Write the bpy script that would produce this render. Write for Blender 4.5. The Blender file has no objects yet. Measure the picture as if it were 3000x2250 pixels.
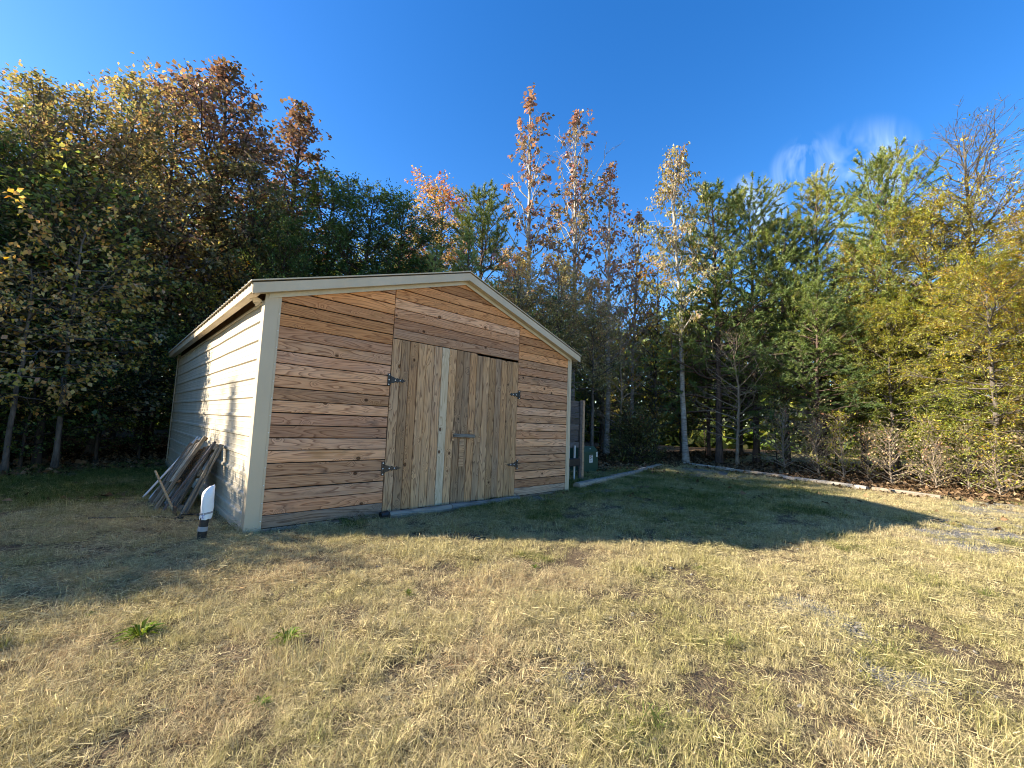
import bpy, math, random
import numpy as np
from mathutils import Vector, Matrix, Euler

rng = np.random.default_rng(7)
random.seed(7)
SC = bpy.context.scene
COL = SC.collection
PI = math.pi

# ------------------------------------------------------------------ camera
cam_d = bpy.data.cameras.new("camera")
cam = bpy.data.objects.new("camera", cam_d)
COL.objects.link(cam)
CAM = Vector((-1.252, -5.479, 1.327))
PITCH, ROLL, YAW = 0.0950, 0.0383, 0.7660
fwd = Vector((math.sin(YAW) * math.cos(PITCH), math.cos(YAW) * math.cos(PITCH), math.sin(PITCH)))
rgt = Vector((math.cos(YAW), -math.sin(YAW), 0))
upv = rgt.cross(fwd)
r2 = math.cos(ROLL) * rgt + math.sin(ROLL) * upv
u2 = -math.sin(ROLL) * rgt + math.cos(ROLL) * upv
m = Matrix((r2, u2, -fwd)).transposed().to_4x4()
m.translation = CAM
cam.matrix_world = m
cam_d.sensor_width = 36.0
cam_d.lens = 36.0 * 1230.3 / 3000.0
cam_d.clip_start = 0.05
cam_d.clip_end = 3000
SC.camera = cam

# ------------------------------------------------------------------ light
SUN_EL = math.radians(25.2)
SX, SY = -0.751, 0.660                      # horizontal direction towards the sun
SUN_AZ = math.atan2(SX, SY)                 # from +Y clockwise
world = bpy.data.worlds.new("World")
SC.world = world
world.use_nodes = True
wn = world.node_tree
wn.nodes.clear()
sky = wn.nodes.new("ShaderNodeTexSky")
sky.sky_type = 'NISHITA'
sky.sun_disc = False
sky.sun_elevation = SUN_EL
sky.sun_rotation = SUN_AZ
sky.altitude = 300
sky.air_density = 1.0
sky.dust_density = 0.35
sky.ozone_density = 3.0
hs = wn.nodes.new("ShaderNodeHueSaturation")
hs.inputs['Saturation'].default_value = 1.33
hs.inputs['Hue'].default_value = 0.514
wbg = wn.nodes.new("ShaderNodeBackground")
wbg.inputs['Strength'].default_value = 0.115
world.cycles.sampling_method = 'MANUAL'
world.cycles.sample_map_resolution = 256
wout = wn.nodes.new("ShaderNodeOutputWorld")
# a few thin cirrus wisps low over the right-hand trees, by direction
wtc = wn.nodes.new("ShaderNodeTexCoord")
wmap = wn.nodes.new("ShaderNodeMapping")
wmap.inputs['Location'].default_value = (0.35, 0.1, 0.0)
wmap.inputs['Scale'].default_value = (7.0, 12.0, 5.0)
wmap.inputs['Rotation'].default_value = (0.5, 0.3, 0.2)
wnz = wn.nodes.new("ShaderNodeTexNoise")
wnz.inputs['Scale'].default_value = 1.3
wnz.inputs['Detail'].default_value = 4
wnz.inputs['Distortion'].default_value = 0.9
wrp = wn.nodes.new("ShaderNodeMapRange")
wrp.inputs['From Min'].default_value = 0.46
wrp.inputs['From Max'].default_value = 0.80
wrp.inputs['To Max'].default_value = 0.55
def wmath(op, a, b):
    q = wn.nodes.new("ShaderNodeMath"); q.operation = op
    for k, v in enumerate((a, b)):
        if hasattr(v, 'is_linked'): wn.links.new(v, q.inputs[k])
        else: q.inputs[k].default_value = v
    return q.outputs[0]
fac = None
for (azd, eld, wid) in ((84.0, 26.5, 0.0030), (74.0, 25.0, 0.0022), (79.5, 28.5, 0.0012)):
    a, e_ = math.radians(azd), math.radians(eld)
    dt = wn.nodes.new("ShaderNodeVectorMath"); dt.operation = 'DOT_PRODUCT'
    wn.links.new(wtc.outputs['Generated'], dt.inputs[0])
    dt.inputs[1].default_value = (math.sin(a) * math.cos(e_), math.cos(a) * math.cos(e_), math.sin(e_))
    mrn = wn.nodes.new("ShaderNodeMapRange"); mrn.interpolation_type = 'SMOOTHSTEP'
    mrn.inputs['From Min'].default_value = 1 - wid * 1.6; mrn.inputs['From Max'].default_value = 1.0
    wn.links.new(dt.outputs['Value'], mrn.inputs['Value'])
    fac = mrn.outputs[0] if fac is None else wmath('MAXIMUM', fac, mrn.outputs[0])
wmx = wn.nodes.new("ShaderNodeMix"); wmx.data_type = 'RGBA'
wmx.inputs[7].default_value = (4.6, 5.4, 6.2, 1)
wn.links.new(wtc.outputs['Generated'], wmap.inputs['Vector'])
wn.links.new(wmap.outputs[0], wnz.inputs['Vector'])
wn.links.new(wnz.outputs['Fac'], wrp.inputs['Value'])
wn.links.new(sky.outputs[0], hs.inputs['Color'])
wtn = wn.nodes.new("ShaderNodeMix"); wtn.data_type = 'RGBA'; wtn.blend_type = 'MULTIPLY'; wtn.inputs[0].default_value = 1.0
wtn.inputs[7].default_value = (1.0, 0.965, 0.84, 1)
wn.links.new(hs.outputs[0], wtn.inputs[6])
wn.links.new(wtn.outputs[2], wmx.inputs[6])
wn.links.new(wmath('MULTIPLY', fac, wrp.outputs[0]), wmx.inputs[0])
wn.links.new(wmx.outputs[2], wbg.inputs['Color'])
wn.links.new(wbg.outputs[0], wout.inputs['Surface'])

sun_d = bpy.data.lights.new("sun", 'SUN')
sun_d.energy = 5.0
sun_d.angle = math.radians(0.53)
sun_d.color = (1.0, 0.90, 0.74)
sun = bpy.data.objects.new("sun", sun_d)
COL.objects.link(sun)
to_sun = Vector((SX * math.cos(SUN_EL), SY * math.cos(SUN_EL), math.sin(SUN_EL)))
sun.rotation_euler = to_sun.to_track_quat('Z', 'Y').to_euler()
sun.location = to_sun * 60

SC.view_settings.view_transform = 'Standard'
SC.view_settings.look = 'None'
SC.view_settings.gamma = 1.0
SC.view_settings.exposure = 1.75
SC.cycles.max_bounces = 4
SC.cycles.transparent_max_bounces = 8
SC.cycles.diffuse_bounces = 3
SC.cycles.glossy_bounces = 1
SC.cycles.use_adaptive_sampling = True
SC.cycles.adaptive_threshold = 0.012
SC.cycles.filter_width = 1.0
SC.cycles.caustics_reflective = False
SC.cycles.caustics_refractive = False

# ------------------------------------------------------------------ helpers
def tag(o, label=None, cat=None, group=None, kind=None):
    if label: o["label"] = label
    if cat: o["category"] = cat
    if group: o["group"] = group
    if kind: o["kind"] = kind
    return o

def empty(name, loc=(0, 0, 0), rz=0.0):
    o = bpy.data.objects.new(name, None)
    o.empty_display_size = 0.2
    o.location = loc
    o.rotation_euler = (0, 0, rz)
    COL.objects.link(o)
    return o

def link(name, mesh, parent=None, mat=None):
    o = bpy.data.objects.new(name, mesh)
    COL.objects.link(o)
    if mat is not None and len(mesh.materials) == 0:
        mesh.materials.append(mat)
    if parent is not None:
        o.parent = parent
    return o

def arr_mesh(name, V, F, rnd=None, smooth=False, fmat=None):
    """V (n,3); F (m,k) equal-sided faces, or list of arrays with different k."""
    if not isinstance(F, list): F = [F]
    F = [f for f in F if len(f)]
    me = bpy.data.meshes.new(name)
    V = np.ascontiguousarray(V, dtype=np.float32)
    me.vertices.add(len(V)); me.vertices.foreach_set("co", V.ravel())
    loops = np.concatenate([np.asarray(f, dtype=np.int32).ravel() for f in F])
    sizes = np.concatenate([np.full(len(f), f.shape[1], dtype=np.int32) for f in F])
    starts = np.concatenate([[0], np.cumsum(sizes)[:-1]]).astype(np.int32)
    me.loops.add(len(loops)); me.loops.foreach_set("vertex_index", loops)
    me.polygons.add(len(sizes)); me.polygons.foreach_set("loop_start", starts)
    me.polygons.foreach_set("loop_total", sizes)
    if fmat is not None: me.polygons.foreach_set("material_index", np.asarray(fmat, dtype=np.int32))
    if smooth: me.polygons.foreach_set("use_smooth", np.ones(len(sizes), dtype=bool))
    me.update(calc_edges=True)
    if rnd is not None:
        a = me.attributes.new("rnd", 'FLOAT', 'FACE')
        a.data.foreach_set("value", np.asarray(rnd, dtype=np.float32))
    me.validate()
    return me

class MB:
    """collects simple shapes into one mesh"""
    def __init__(s): s.v = []; s.f = []; s.m = []
    def add(s, verts, faces, mi=0):
        b = len(s.v); s.v += [tuple(v) for v in verts]
        s.f += [tuple(i + b for i in f) for f in faces]; s.m += [mi] * len(faces)
    def box(s, x0, x1, y0, y1, z0, z1, mi=0, M=None, ch=0.0):
        if ch > 0:
            import itertools
            # chamfered box: 24 verts
            xs, ys, zs = (x0, x1), (y0, y1), (z0, z1)
            vs = []; idx = {}
            for i, j, k in itertools.product((0, 1), repeat=3):
                sx, sy, sz = (1 if i == 0 else -1) * ch, (1 if j == 0 else -1) * ch, (1 if k == 0 else -1) * ch
                idx[(i, j, k, 'x')] = len(vs); vs.append((xs[i], ys[j] + sy, zs[k] + sz))
                idx[(i, j, k, 'y')] = len(vs); vs.append((xs[i] + sx, ys[j], zs[k] + sz))
                idx[(i, j, k, 'z')] = len(vs); vs.append((xs[i] + sx, ys[j] + sy, zs[k]))
            fs = []
            for a in (0, 1):
                fs.append([idx[(a, 0, 0, 'x')], idx[(a, 1, 0, 'x')], idx[(a, 1, 1, 'x')], idx[(a, 0, 1, 'x')]])
                fs.append([idx[(0, a, 0, 'y')], idx[(1, a, 0, 'y')], idx[(1, a, 1, 'y')], idx[(0, a, 1, 'y')]])
                fs.append([idx[(0, 0, a, 'z')], idx[(1, 0, a, 'z')], idx[(1, 1, a, 'z')], idx[(0, 1, a, 'z')]])
                for b in (0, 1):
                    fs.append([idx[(a, b, 0, 'x')], idx[(a, b, 0, 'y')], idx[(a, b, 1, 'y')], idx[(a, b, 1, 'x')]])
                    fs.append([idx[(a, 0, b, 'x')], idx[(a, 0, b, 'z')], idx[(a, 1, b, 'z')], idx[(a, 1, b, 'x')]])
                    fs.append([idx[(0, a, b, 'y')], idx[(0, a, b, 'z')], idx[(1, a, b, 'z')], idx[(1, a, b, 'y')]])
                    for c in (0, 1):
                        fs.append([idx[(a, b, c, 'x')], idx[(a, b, c, 'y')], idx[(a, b, c, 'z')]])
            if M is not None: vs = [M @ Vector(v) for v in vs]
            s.add(vs, fs, mi); return
        vs = [(x0, y0, z0), (x1, y0, z0), (x1, y1, z0), (x0, y1, z0), (x0, y0, z1), (x1, y0, z1), (x1, y1, z1), (x0, y1, z1)]
        if M is not None: vs = [M @ Vector(v) for v in vs]
        s.add(vs, [(0, 3, 2, 1), (4, 5, 6, 7), (0, 1, 5, 4), (1, 2, 6, 5), (2, 3, 7, 6), (3, 0, 4, 7)], mi)
    def tube(s, pts, rad, n=8, mi=0, cap=True):
        V, F = tube_arr(np.array(pts, float), np.array(rad, float), n)
        fs = [tuple(f) for f in F]
        if cap:
            fs.append(tuple(range(n))[::-1]); k = len(V) - n
            fs.append(tuple(range(k, k + n)))
        s.add(V, fs, mi)
    def build(s, name, mats, parent=None, smooth=False, fix=True):
        me = bpy.data.meshes.new(name)
        me.from_pydata(s.v, [], s.f)
        if fix:
            import bmesh
            bm = bmesh.new(); bm.from_mesh(me); bmesh.ops.recalc_face_normals(bm, faces=bm.faces); bm.to_mesh(me); bm.free()
        if not isinstance(mats, (list, tuple)): mats = [mats]
        for q in mats: me.materials.append(q)
        me.polygons.foreach_set("material_index", s.m)
        if smooth: me.polygons.foreach_set("use_smooth", [True] * len(me.polygons))
        me.update()
        return link(name, me, parent)

def tube_arr(P, R, n):
    k = len(P)
    T = np.gradient(P, axis=0); T /= np.linalg.norm(T, axis=1, keepdims=True) + 1e-9
    ref = np.array([0.31, 0.2, 0.93]) if abs(T[0][2]) < 0.8 else np.array([1.0, 0.1, 0.0])
    A = np.cross(T, ref); A /= np.linalg.norm(A, axis=1, keepdims=True) + 1e-9
    B = np.cross(T, A)
    th = np.arange(n) * 2 * PI / n
    V = P[:, None, :] + R[:, None, None] * (np.cos(th)[None, :, None] * A[:, None, :] + np.sin(th)[None, :, None] * B[:, None, :])
    i = np.arange(k - 1)[:, None] * n; j = np.arange(n)[None, :]; j2 = (j + 1) % n
    F = np.stack([i + j, i + j2, i + n + j2, i + n + j], axis=-1).reshape(-1, 4)
    return V.reshape(-1, 3), F

def hash2(ix, iy, seed):
    h = (ix.astype(np.int64) * 374761393 + iy.astype(np.int64) * 668265263 + seed * 1442695041) & 0xFFFFFFFF
    h = ((h ^ (h >> 13)) * 1274126177) & 0xFFFFFFFF
    h = h ^ (h >> 16)
    return (h & 0xFFFF) / 65535.0

def vnoise(x, y, sc, seed=0, oct=1):
    x = np.asarray(x, float); y = np.asarray(y, float)
    tot = 0; amp = 1; nrm = 0
    for o in range(oct):
        X = x / sc; Y = y / sc
        ix = np.floor(X); iy = np.floor(Y); fx = X - ix; fy = Y - iy
        fx = fx * fx * (3 - 2 * fx); fy = fy * fy * (3 - 2 * fy)
        a = hash2(ix, iy, seed + o); b = hash2(ix + 1, iy, seed + o)
        c = hash2(ix, iy + 1, seed + o); d = hash2(ix + 1, iy + 1, seed + o)
        tot = tot + amp * ((a * (1 - fx) + b * fx) * (1 - fy) + (c * (1 - fx) + d * fx) * fy)
        nrm += amp; amp *= 0.5; sc *= 0.5
    return tot / nrm

def sstep(a, b, x):
    t = np.clip((np.asarray(x, float) - a) / (b - a), 0, 1)
    return t * t * (3 - 2 * t)

# ------------------------------------------------------------------ materials
class N:
    """small node-graph helper"""
    def __init__(s, name):
        s.m = bpy.data.materials.new(name); s.m.use_nodes = True
        s.t = s.m.node_tree; s.t.nodes.clear()
        s.out = s.t.nodes.new("ShaderNodeOutputMaterial")
    def n(s, typ, ins=None, **props):
        nd = s.t.nodes.new(typ)
        for k, v in props.items(): setattr(nd, k, v)
        for k, v in (ins or {}).items():
            s.set(nd.inputs[k], v)
        return nd
    def set(s, sock, v):
        if hasattr(v, 'is_linked') and hasattr(v, 'node'): s.t.links.new(v, sock)
        elif hasattr(v, 'outputs'): s.t.links.new(v.outputs[0], sock)
        else:
            if isinstance(v, (tuple, list)) and len(v) == 3 and sock.type == 'RGBA': v = (*v, 1)
            sock.default_value = v
    def math(s, op, a, b=0.0, c=None, clamp=False):
        nd = s.n("ShaderNodeMath", operation=op, use_clamp=clamp)
        s.set(nd.inputs[0], a); s.set(nd.inputs[1], b)
        if c is not None: s.set(nd.inputs[2], c)
        return nd.outputs[0]
    def vmath(s, op, a, b):
        nd = s.n("ShaderNodeVectorMath", operation=op)
        s.set(nd.inputs[0], a); s.set(nd.inputs[1], b)
        return nd.outputs[0]
    def mix(s, f, a, b, bt='MIX'):
        nd = s.n("ShaderNodeMix", data_type='RGBA', blend_type=bt)
        s.set(nd.inputs[0], f); s.set(nd.inputs[6], a); s.set(nd.inputs[7], b)
        return nd.outputs[2]
    def ramp(s, f, stops, interp='LINEAR'):
        nd = s.n("ShaderNodeValToRGB")
        cr = nd.color_ramp; cr.interpolation = interp
        while len(cr.elements) < len(stops): cr.elements.new(0.5)
        for e, (p, c) in zip(cr.elements, stops):
            e.position = p; e.color = (*c, 1) if len(c) == 3 else c
        s.set(nd.inputs[0], f)
        return nd.outputs[0]
    def mr(s, v, a, b, c=0.0, d=1.0):
        nd = s.n("ShaderNodeMapRange")
        for i, q in enumerate((v, a, b, c, d)): s.set(nd.inputs[i], q)
        return nd.outputs[0]
    def noise(s, vec, scale, detail=3, rough=0.5, dist=0.0):
        nd = s.n("ShaderNodeTexNoise", {'Scale': scale, 'Detail': detail, 'Roughness': rough, 'Distortion': dist})
        if vec is not None: s.set(nd.inputs['Vector'], vec)
        return nd.outputs['Fac']
    def bsdf(s, col, rough=0.7, bump=None, bstr=0.3, bdist=0.01, metal=0.0, spec=0.3):
        b = s.n("ShaderNodeBsdfPrincipled", {'Base Color': col, 'Roughness': rough, 'Metallic': metal, 'Specular IOR Level': spec})
        if bump is not None:
            bn = s.n("ShaderNodeBump", {'Strength': bstr, 'Distance': bdist, 'Height': bump})
            s.t.links.new(bn.outputs[0], b.inputs['Normal'])
        s.t.links.new(b.outputs[0], s.out.inputs['Surface'])
        return b

def wood_mat(name, light, dark, grey, grey_amt=0.5, red=(0.36, 0.18, 0.10), hue_var=1.0, stain=0.55, knots=True):
    g = N(name)
    tc = g.n("ShaderNodeTexCoord").outputs['Object']
    oi = g.n("ShaderNodeObjectInfo").outputs['Random']
    off = g.n("ShaderNodeCombineXYZ", {0: g.math('MULTIPLY', oi, 91.0), 1: g.math('MULTIPLY', oi, 47.0), 2: g.math('MULTIPLY', oi, 133.0)})
    p = g.vmath('ADD', tc, off.outputs[0])
    warp = g.noise(g.vmath('MULTIPLY', p, (2.2, 1, 6)), 1.0, 2)
    field = g.noise(g.vmath('MULTIPLY', p, (0.75, 1.0, 8.5)), 1.0, 1.5, 0.45)
    field = g.math('ADD', field, g.math('MULTIPLY', warp, 0.06))
    if knots:
        vo = g.n("ShaderNodeTexVoronoi", {'Vector': g.vmath('MULTIPLY', p, (3.3, 0.01, 4.4)), 'Scale': 1.0, 'Randomness': 1.0}, voronoi_dimensions='3D')
        d = vo.outputs['Distance']
        kb = g.mr(d, 0.0, 0.33, 1.0, 0.0)
        kb = g.math('POWER', kb, 2.2)
        field = g.math('ADD', field, g.math('MULTIPLY', kb, 0.42))
        core = g.mr(d, 0.075, 0.125, 1.0, 0.0)
        sel = g.math('GREATER_THAN', g.n("ShaderNodeSeparateColor", {0: vo.outputs['Color']}).outputs[0], 0.42)
        core = g.math('MULTIPLY', core, sel)
    ring = g.math('FRACT', g.math('MULTIPLY', field, 13.0))
    line = g.ramp(ring, [(0.0, (0.0,) * 3), (0.35, (0.12,) * 3), (0.70, (0.45,) * 3), (0.86, (1.0,) * 3), (0.95, (0.55,) * 3), (1.0, (0.0,) * 3)])
    fib = g.noise(g.vmath('MULTIPLY', p, (5, 20, 190)), 1.0, 3, 0.6)
    fine = g.mr(fib, 0.3, 0.75)
    seg = g.n("ShaderNodeSeparateColor", {0: g.n("ShaderNodeTexWhiteNoise", {'W': oi}, noise_dimensions='1D').outputs['Color']})
    base = g.mix(g.mr(seg.outputs[0], 0.55, 1.0, 0.0, 0.55 * hue_var), light, red)
    base = g.mix(g.math('MULTIPLY', line, 0.72), base, dark)
    base = g.mix(g.math('MULTIPLY', fine, 0.28), base, g.mix(0.5, dark, base))
    # weathering: grey bleaching patches drawn out along the board
    wz = g.noise(g.vmath('MULTIPLY', p, (1.1, 1, 4.0)), 1.0, 4, 0.6)
    gm = g.math('ADD', g.mr(wz, 0.35, 0.72), g.math('MULTIPLY', g.math('SUBTRACT', seg.outputs[1], 0.5), 0.9), clamp=True)
    greyc = g.mix(g.math('MULTIPLY', line, 0.75), grey, g.mix(0.5, dark, (0.07, 0.065, 0.06)))
    base = g.mix(g.math('MULTIPLY', gm, grey_amt), base, greyc)
    # mildew and water stains
    sz = g.noise(g.vmath('MULTIPLY', p, (2.5, 1, 9.0)), 1.0, 5, 0.7)
    sm = g.mr(sz, 0.56, 0.72, 0.0, stain)
    base = g.mix(sm, base, (0.075, 0.06, 0.05))
    oz = g.noise(g.vmath('MULTIPLY', g.vmath('ADD', p, (9, 3, 5)), (1.3, 1, 5.0)), 1.0, 3, 0.6)
    base = g.mix(g.mr(oz, 0.60, 0.72, 0.0, 0.5 * hue_var), base, (0.40, 0.20, 0.07))
    if knots:
        base = g.mix(g.math('MULTIPLY', core, 0.95), base, g.mix(g.mr(d, 0.0, 0.085), (0.26, 0.11, 0.04), (0.05, 0.022, 0.012)))
    val = g.mr(seg.outputs[2], 0.0, 1.0, 0.66, 1.18)
    base = g.mix(1.0, base, g.n("ShaderNodeCombineColor", {0: val, 1: val, 2: val}).outputs[0], 'MULTIPLY')
    h = g.math('ADD', g.math('MULTIPLY', line, -0.7), g.math('MULTIPLY', fib, 0.8))
    g.bsdf(base, 0.82, h, 0.55, 0.004, spec=0.15)
    return g.m

def paint_mat(name, col, rough=0.45, dirt=(0.25, 0.22, 0.16), amt=0.35, spec=0.4):
    g = N(name)
    tc = g.n("ShaderNodeTexCoord").outputs['Object']
    a = g.noise(g.vmath('MULTIPLY', tc, (1.2, 1.2, 0.7)), 2.0, 6, 0.65)
    b = g.noise(g.vmath('MULTIPLY', tc, (14, 14, 1.2)), 1.0, 4, 0.6)
    f = g.math('MULTIPLY', g.mr(g.math('ADD', a, g.math('MULTIPLY', b, 0.45)), 0.55, 1.0), amt)
    c = g.mix(f, col, dirt)
    sp = g.mr(g.noise(tc, 90, 2), 0.7, 0.78, 0.0, 0.25)
    c = g.mix(sp, c, dirt)
    g.bsdf(c, g.mr(a, 0.3, 0.7, rough - 0.08, rough + 0.15), g.noise(tc, 3.0, 2), 0.12, 0.02, spec=spec)
    return g.m

def plain_mat(name, col, rough=0.6, var=0.3, scale=8, dark=None, spec=0.3, metal=0.0, bump=0.2):
    g = N(name)
    tc = g.n("ShaderNodeTexCoord").outputs['Object']
    a = g.noise(tc, scale, 6, 0.65)
    dk = dark or tuple(c * 0.45 for c in col)
    c = g.mix(g.mr(a, 0.42, 0.8, 0.0, var * 2), col, dk)
    g.bsdf(c, rough, g.noise(tc, scale * 4, 3), bump, 0.01, metal=metal, spec=spec)
    return g.m

def leaf_mat(name, stops, transl=0.35, rough=0.5, hv=0.03, vv=0.35, spec=0.25):
    g = N(name)
    r = g.n("ShaderNodeAttribute", attribute_name="rnd").outputs['Fac']
    oi = g.n("ShaderNodeObjectInfo").outputs['Random']
    f = g.math('ADD', r, g.math('MULTIPLY', g.math('SUBTRACT', oi, 0.5), 0.22), clamp=True)
    c = g.ramp(f, stops)
    w = g.n("ShaderNodeTexWhiteNoise", {'W': g.math('ADD', g.math('MULTIPLY', r, 517.0), oi)}, noise_dimensions='1D')
    sp = g.n("ShaderNodeSeparateColor", {0: w.outputs['Color']})
    hsv = g.n("ShaderNodeHueSaturation", {'Hue': g.mr(sp.outputs[0], 0, 1, 0.5 - hv, 0.5 + hv), 'Saturation': g.mr(sp.outputs[1], 0, 1, 0.8, 1.12),
                                           'Value': g.mr(sp.outputs[2], 0, 1, 1 - vv, 1 + vv), 'Color': c})
    col = hsv.outputs[0]
    b = g.n("ShaderNodeBsdfDiffuse", {'Color': col})
    t = g.n("ShaderNodeBsdfTranslucent", {'Color': g.mix(1.0, col, (1.25, 1.15, 0.6), 'MULTIPLY')})
    mx = g.n("ShaderNodeMixShader", {0: transl, 1: b.outputs[0], 2: t.outputs[0]})
    gl = g.n("ShaderNodeBsdfGlossy", {'Color': (0.9, 0.9, 0.9, 1), 'Roughness': 0.5})
    mx = g.n("ShaderNodeMixShader", {0: spec * 0.13, 1: mx.outputs[0], 2: gl.outputs[0]})
    g.t.links.new(mx.outputs[0], g.out.inputs['Surface'])
    return g.m

def bark_mat(name, col, dark, scale=6, bands=False, pale=None):
    g = N(name)
    tc = g.n("ShaderNodeTexCoord").outputs['Object']
    v = g.vmath('MULTIPLY', tc, (1, 1, 4.0) if bands else (2.2, 2.2, 0.5))
    a = g.noise(v, scale, 5, 0.7)
    c = g.mix(g.mr(a, 0.38, 0.66), col, dark)
    if pale:
        c = g.mix(g.mr(g.noise(tc, 1.7, 3), 0.5, 0.7, 0.0, 0.7), c, pale)
    g.bsdf(c, 0.9, a, 0.8, 0.03, spec=0.1)
    return g.m

M = {}
M['plank'] = wood_mat('pine_siding', (0.80, 0.43, 0.225), (0.20, 0.068, 0.030), (0.64, 0.42, 0.30), 0.45, red=(0.56, 0.22, 0.10), stain=0.5)
M['plank_low'] = wood_mat('pine_siding_low', (0.56, 0.34, 0.20), (0.13, 0.06, 0.032), (0.40, 0.32, 0.25), 0.8, stain=0.65)
M['plank_top'] = wood_mat('pine_siding_sheltered', (0.78, 0.36, 0.145), (0.24, 0.075, 0.028), (0.60, 0.34, 0.19), 0.22, stain=0.3)
M['door_plank'] = wood_mat('pine_door', (0.66, 0.385, 0.19), (0.13, 0.056, 0.026), (0.50, 0.36, 0.25), 0.5, red=(0.42, 0.21, 0.10), hue_var=0.75, stain=0.6)
M['new_plank'] = wood_mat('pale_pine', (0.62, 0.49, 0.33), (0.36, 0.24, 0.13), (0.55, 0.46, 0.36), 0.25, hue_var=0.1, stain=0.2)
M['grey_wood'] = wood_mat('grey_weathered_wood', (0.30, 0.25, 0.18), (0.07, 0.055, 0.04), (0.31, 0.285, 0.25), 0.8, hue_var=0.15, stain=0.5)
M['dark_wood'] = wood_mat('dark_weathered_wood', (0.14, 0.115, 0.10), (0.05, 0.042, 0.04), (0.16, 0.15, 0.155), 0.7, hue_var=0.1, stain=0.5)
M['post_wood'] = wood_mat('tan_post_wood', (0.50, 0.31, 0.18), (0.2, 0.11, 0.06), (0.40, 0.33, 0.26), 0.3, hue_var=0.3, stain=0.3)
M['brown_beam'] = plain_mat('brown_beam', (0.22, 0.12, 0.055), 0.8, 0.3, 5)
M['tan'] = paint_mat('tan_painted_metal', (0.57, 0.46, 0.315), 0.42, amt=0.22)
M['cream'] = paint_mat('cream_painted_siding', (0.62, 0.535, 0.395), 0.42, dirt=(0.36, 0.31, 0.23), amt=0.5)
M['roof'] = paint_mat('tan_roof_metal', (0.50, 0.455, 0.36), 0.4, amt=0.3)
M['dark_gap'] = plain_mat('dark_interior', (0.018, 0.014, 0.011), 0.9)
M['iron'] = plain_mat('black_iron', (0.018, 0.016, 0.015), 0.5, 0.2, 30, spec=0.5)
M['rust'] = plain_mat('rusty_iron', (0.10, 0.072, 0.05), 0.75, 0.45, 22, dark=(0.03, 0.022, 0.018))
M['screw'] = plain_mat('zinc_screw', (0.75, 0.74, 0.72), 0.35, 0.1, spec=0.6)
M['paper'] = plain_mat('torn_wrap', (0.72, 0.64, 0.52), 0.8, 0.25, 10)
M['bag'] = plain_mat('white_plastic_bag', (0.80, 0.80, 0.79), 0.38, 0.06, 14, dark=(0.6, 0.6, 0.6), spec=0.5, bump=0.5)
M['blue'] = plain_mat('pale_blue_print', (0.35, 0.38, 0.62), 0.5)
M['black_wrap'] = plain_mat('black_wrap', (0.012, 0.012, 0.013), 0.45, 0.15, 20, spec=0.5, bump=0.5)
M['grey_tape'] = plain_mat('grey_tape', (0.30, 0.30, 0.30), 0.5, 0.1)
M['pvc'] = plain_mat('white_pvc', (0.62, 0.62, 0.60), 0.4, 0.15)
M['green_box'] = plain_mat('dark_green_enamel', (0.028, 0.075, 0.050), 0.42, 0.18, 5, spec=0.5, bump=0.05)
M['sticker'] = plain_mat('white_sticker', (0.72, 0.73, 0.72), 0.5, 0.06)
M['ink'] = plain_mat('sticker_ink', (0.03, 0.03, 0.035), 0.6, 0.05)
M['red_ink'] = plain_mat('sticker_red', (0.38, 0.05, 0.05), 0.6, 0.05)
M['timber'] = wood_mat('landscape_timber', (0.46, 0.37, 0.26), (0.22, 0.17, 0.12), (0.44, 0.41, 0.36), 0.8, hue_var=0.2, stain=0.5, knots=False)
M['log'] = wood_mat('landscape_log', (0.30, 0.27, 0.22), (0.11, 0.10, 0.085), (0.34, 0.335, 0.32), 0.9, hue_var=0.05, stain=0.45, knots=False)
M['handle'] = wood_mat('ash_handle', (0.48, 0.36, 0.20), (0.25, 0.16, 0.08), (0.42, 0.38, 0.32), 0.4, hue_var=0.2, knots=False)
M['hose'] = plain_mat('black_hose', (0.03, 0.032, 0.03), 0.5)
M['bark_grey'] = bark_mat('grey_bark', (0.17, 0.145, 0.12), (0.06, 0.05, 0.042))
M['bark_dark'] = bark_mat('dark_bark', (0.085, 0.068, 0.055), (0.03, 0.024, 0.02))
M['bark_pale'] = bark_mat('pale_bark', (0.44, 0.40, 0.34), (0.16, 0.135, 0.11), 5, True, (0.52, 0.49, 0.43))
M['bark_pine'] = bark_mat('pine_bark', (0.16, 0.11, 0.085), (0.05, 0.036, 0.03), 5)
M['twig'] = bark_mat('dry_twig', (0.36, 0.29, 0.21), (0.16, 0.12, 0.085), 9)
G_RED = [(0.0, (0.0741, 0.0843, 0.0469)), (0.3, (0.1405, 0.1159, 0.0781)), (0.55, (0.2248, 0.1393, 0.1167)), (0.8, (0.2389, 0.1236, 0.1207)), (1.0, (0.3372, 0.2022, 0.1667))]
G_SPARSE = [(0.0, (0.1328, 0.1505, 0.0712)), (0.25, (0.2508, 0.1979, 0.1186)), (0.5, (0.301, 0.1775, 0.1334)), (0.75, (0.326, 0.1453, 0.1304)), (1.0, (0.3762, 0.2263, 0.1646))]
G_MIX = [(0.0, (0.0649, 0.0913, 0.0432)), (0.3, (0.1242, 0.141, 0.0667)), (0.5, (0.2489, 0.2249, 0.106)), (0.72, (0.3981, 0.2898, 0.1581)), (0.88, (0.4976, 0.2913, 0.1891)), (1.0, (0.5308, 0.4159, 0.2223))]
G_TAN = [(0.0, (0.1536, 0.1723, 0.0602)), (0.35, (0.3443, 0.307, 0.1207)), (0.6, (0.5468, 0.3977, 0.1928)), (0.8, (0.6075, 0.328, 0.1604)), (1.0, (0.62, 0.1879, 0.1187))]
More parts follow.
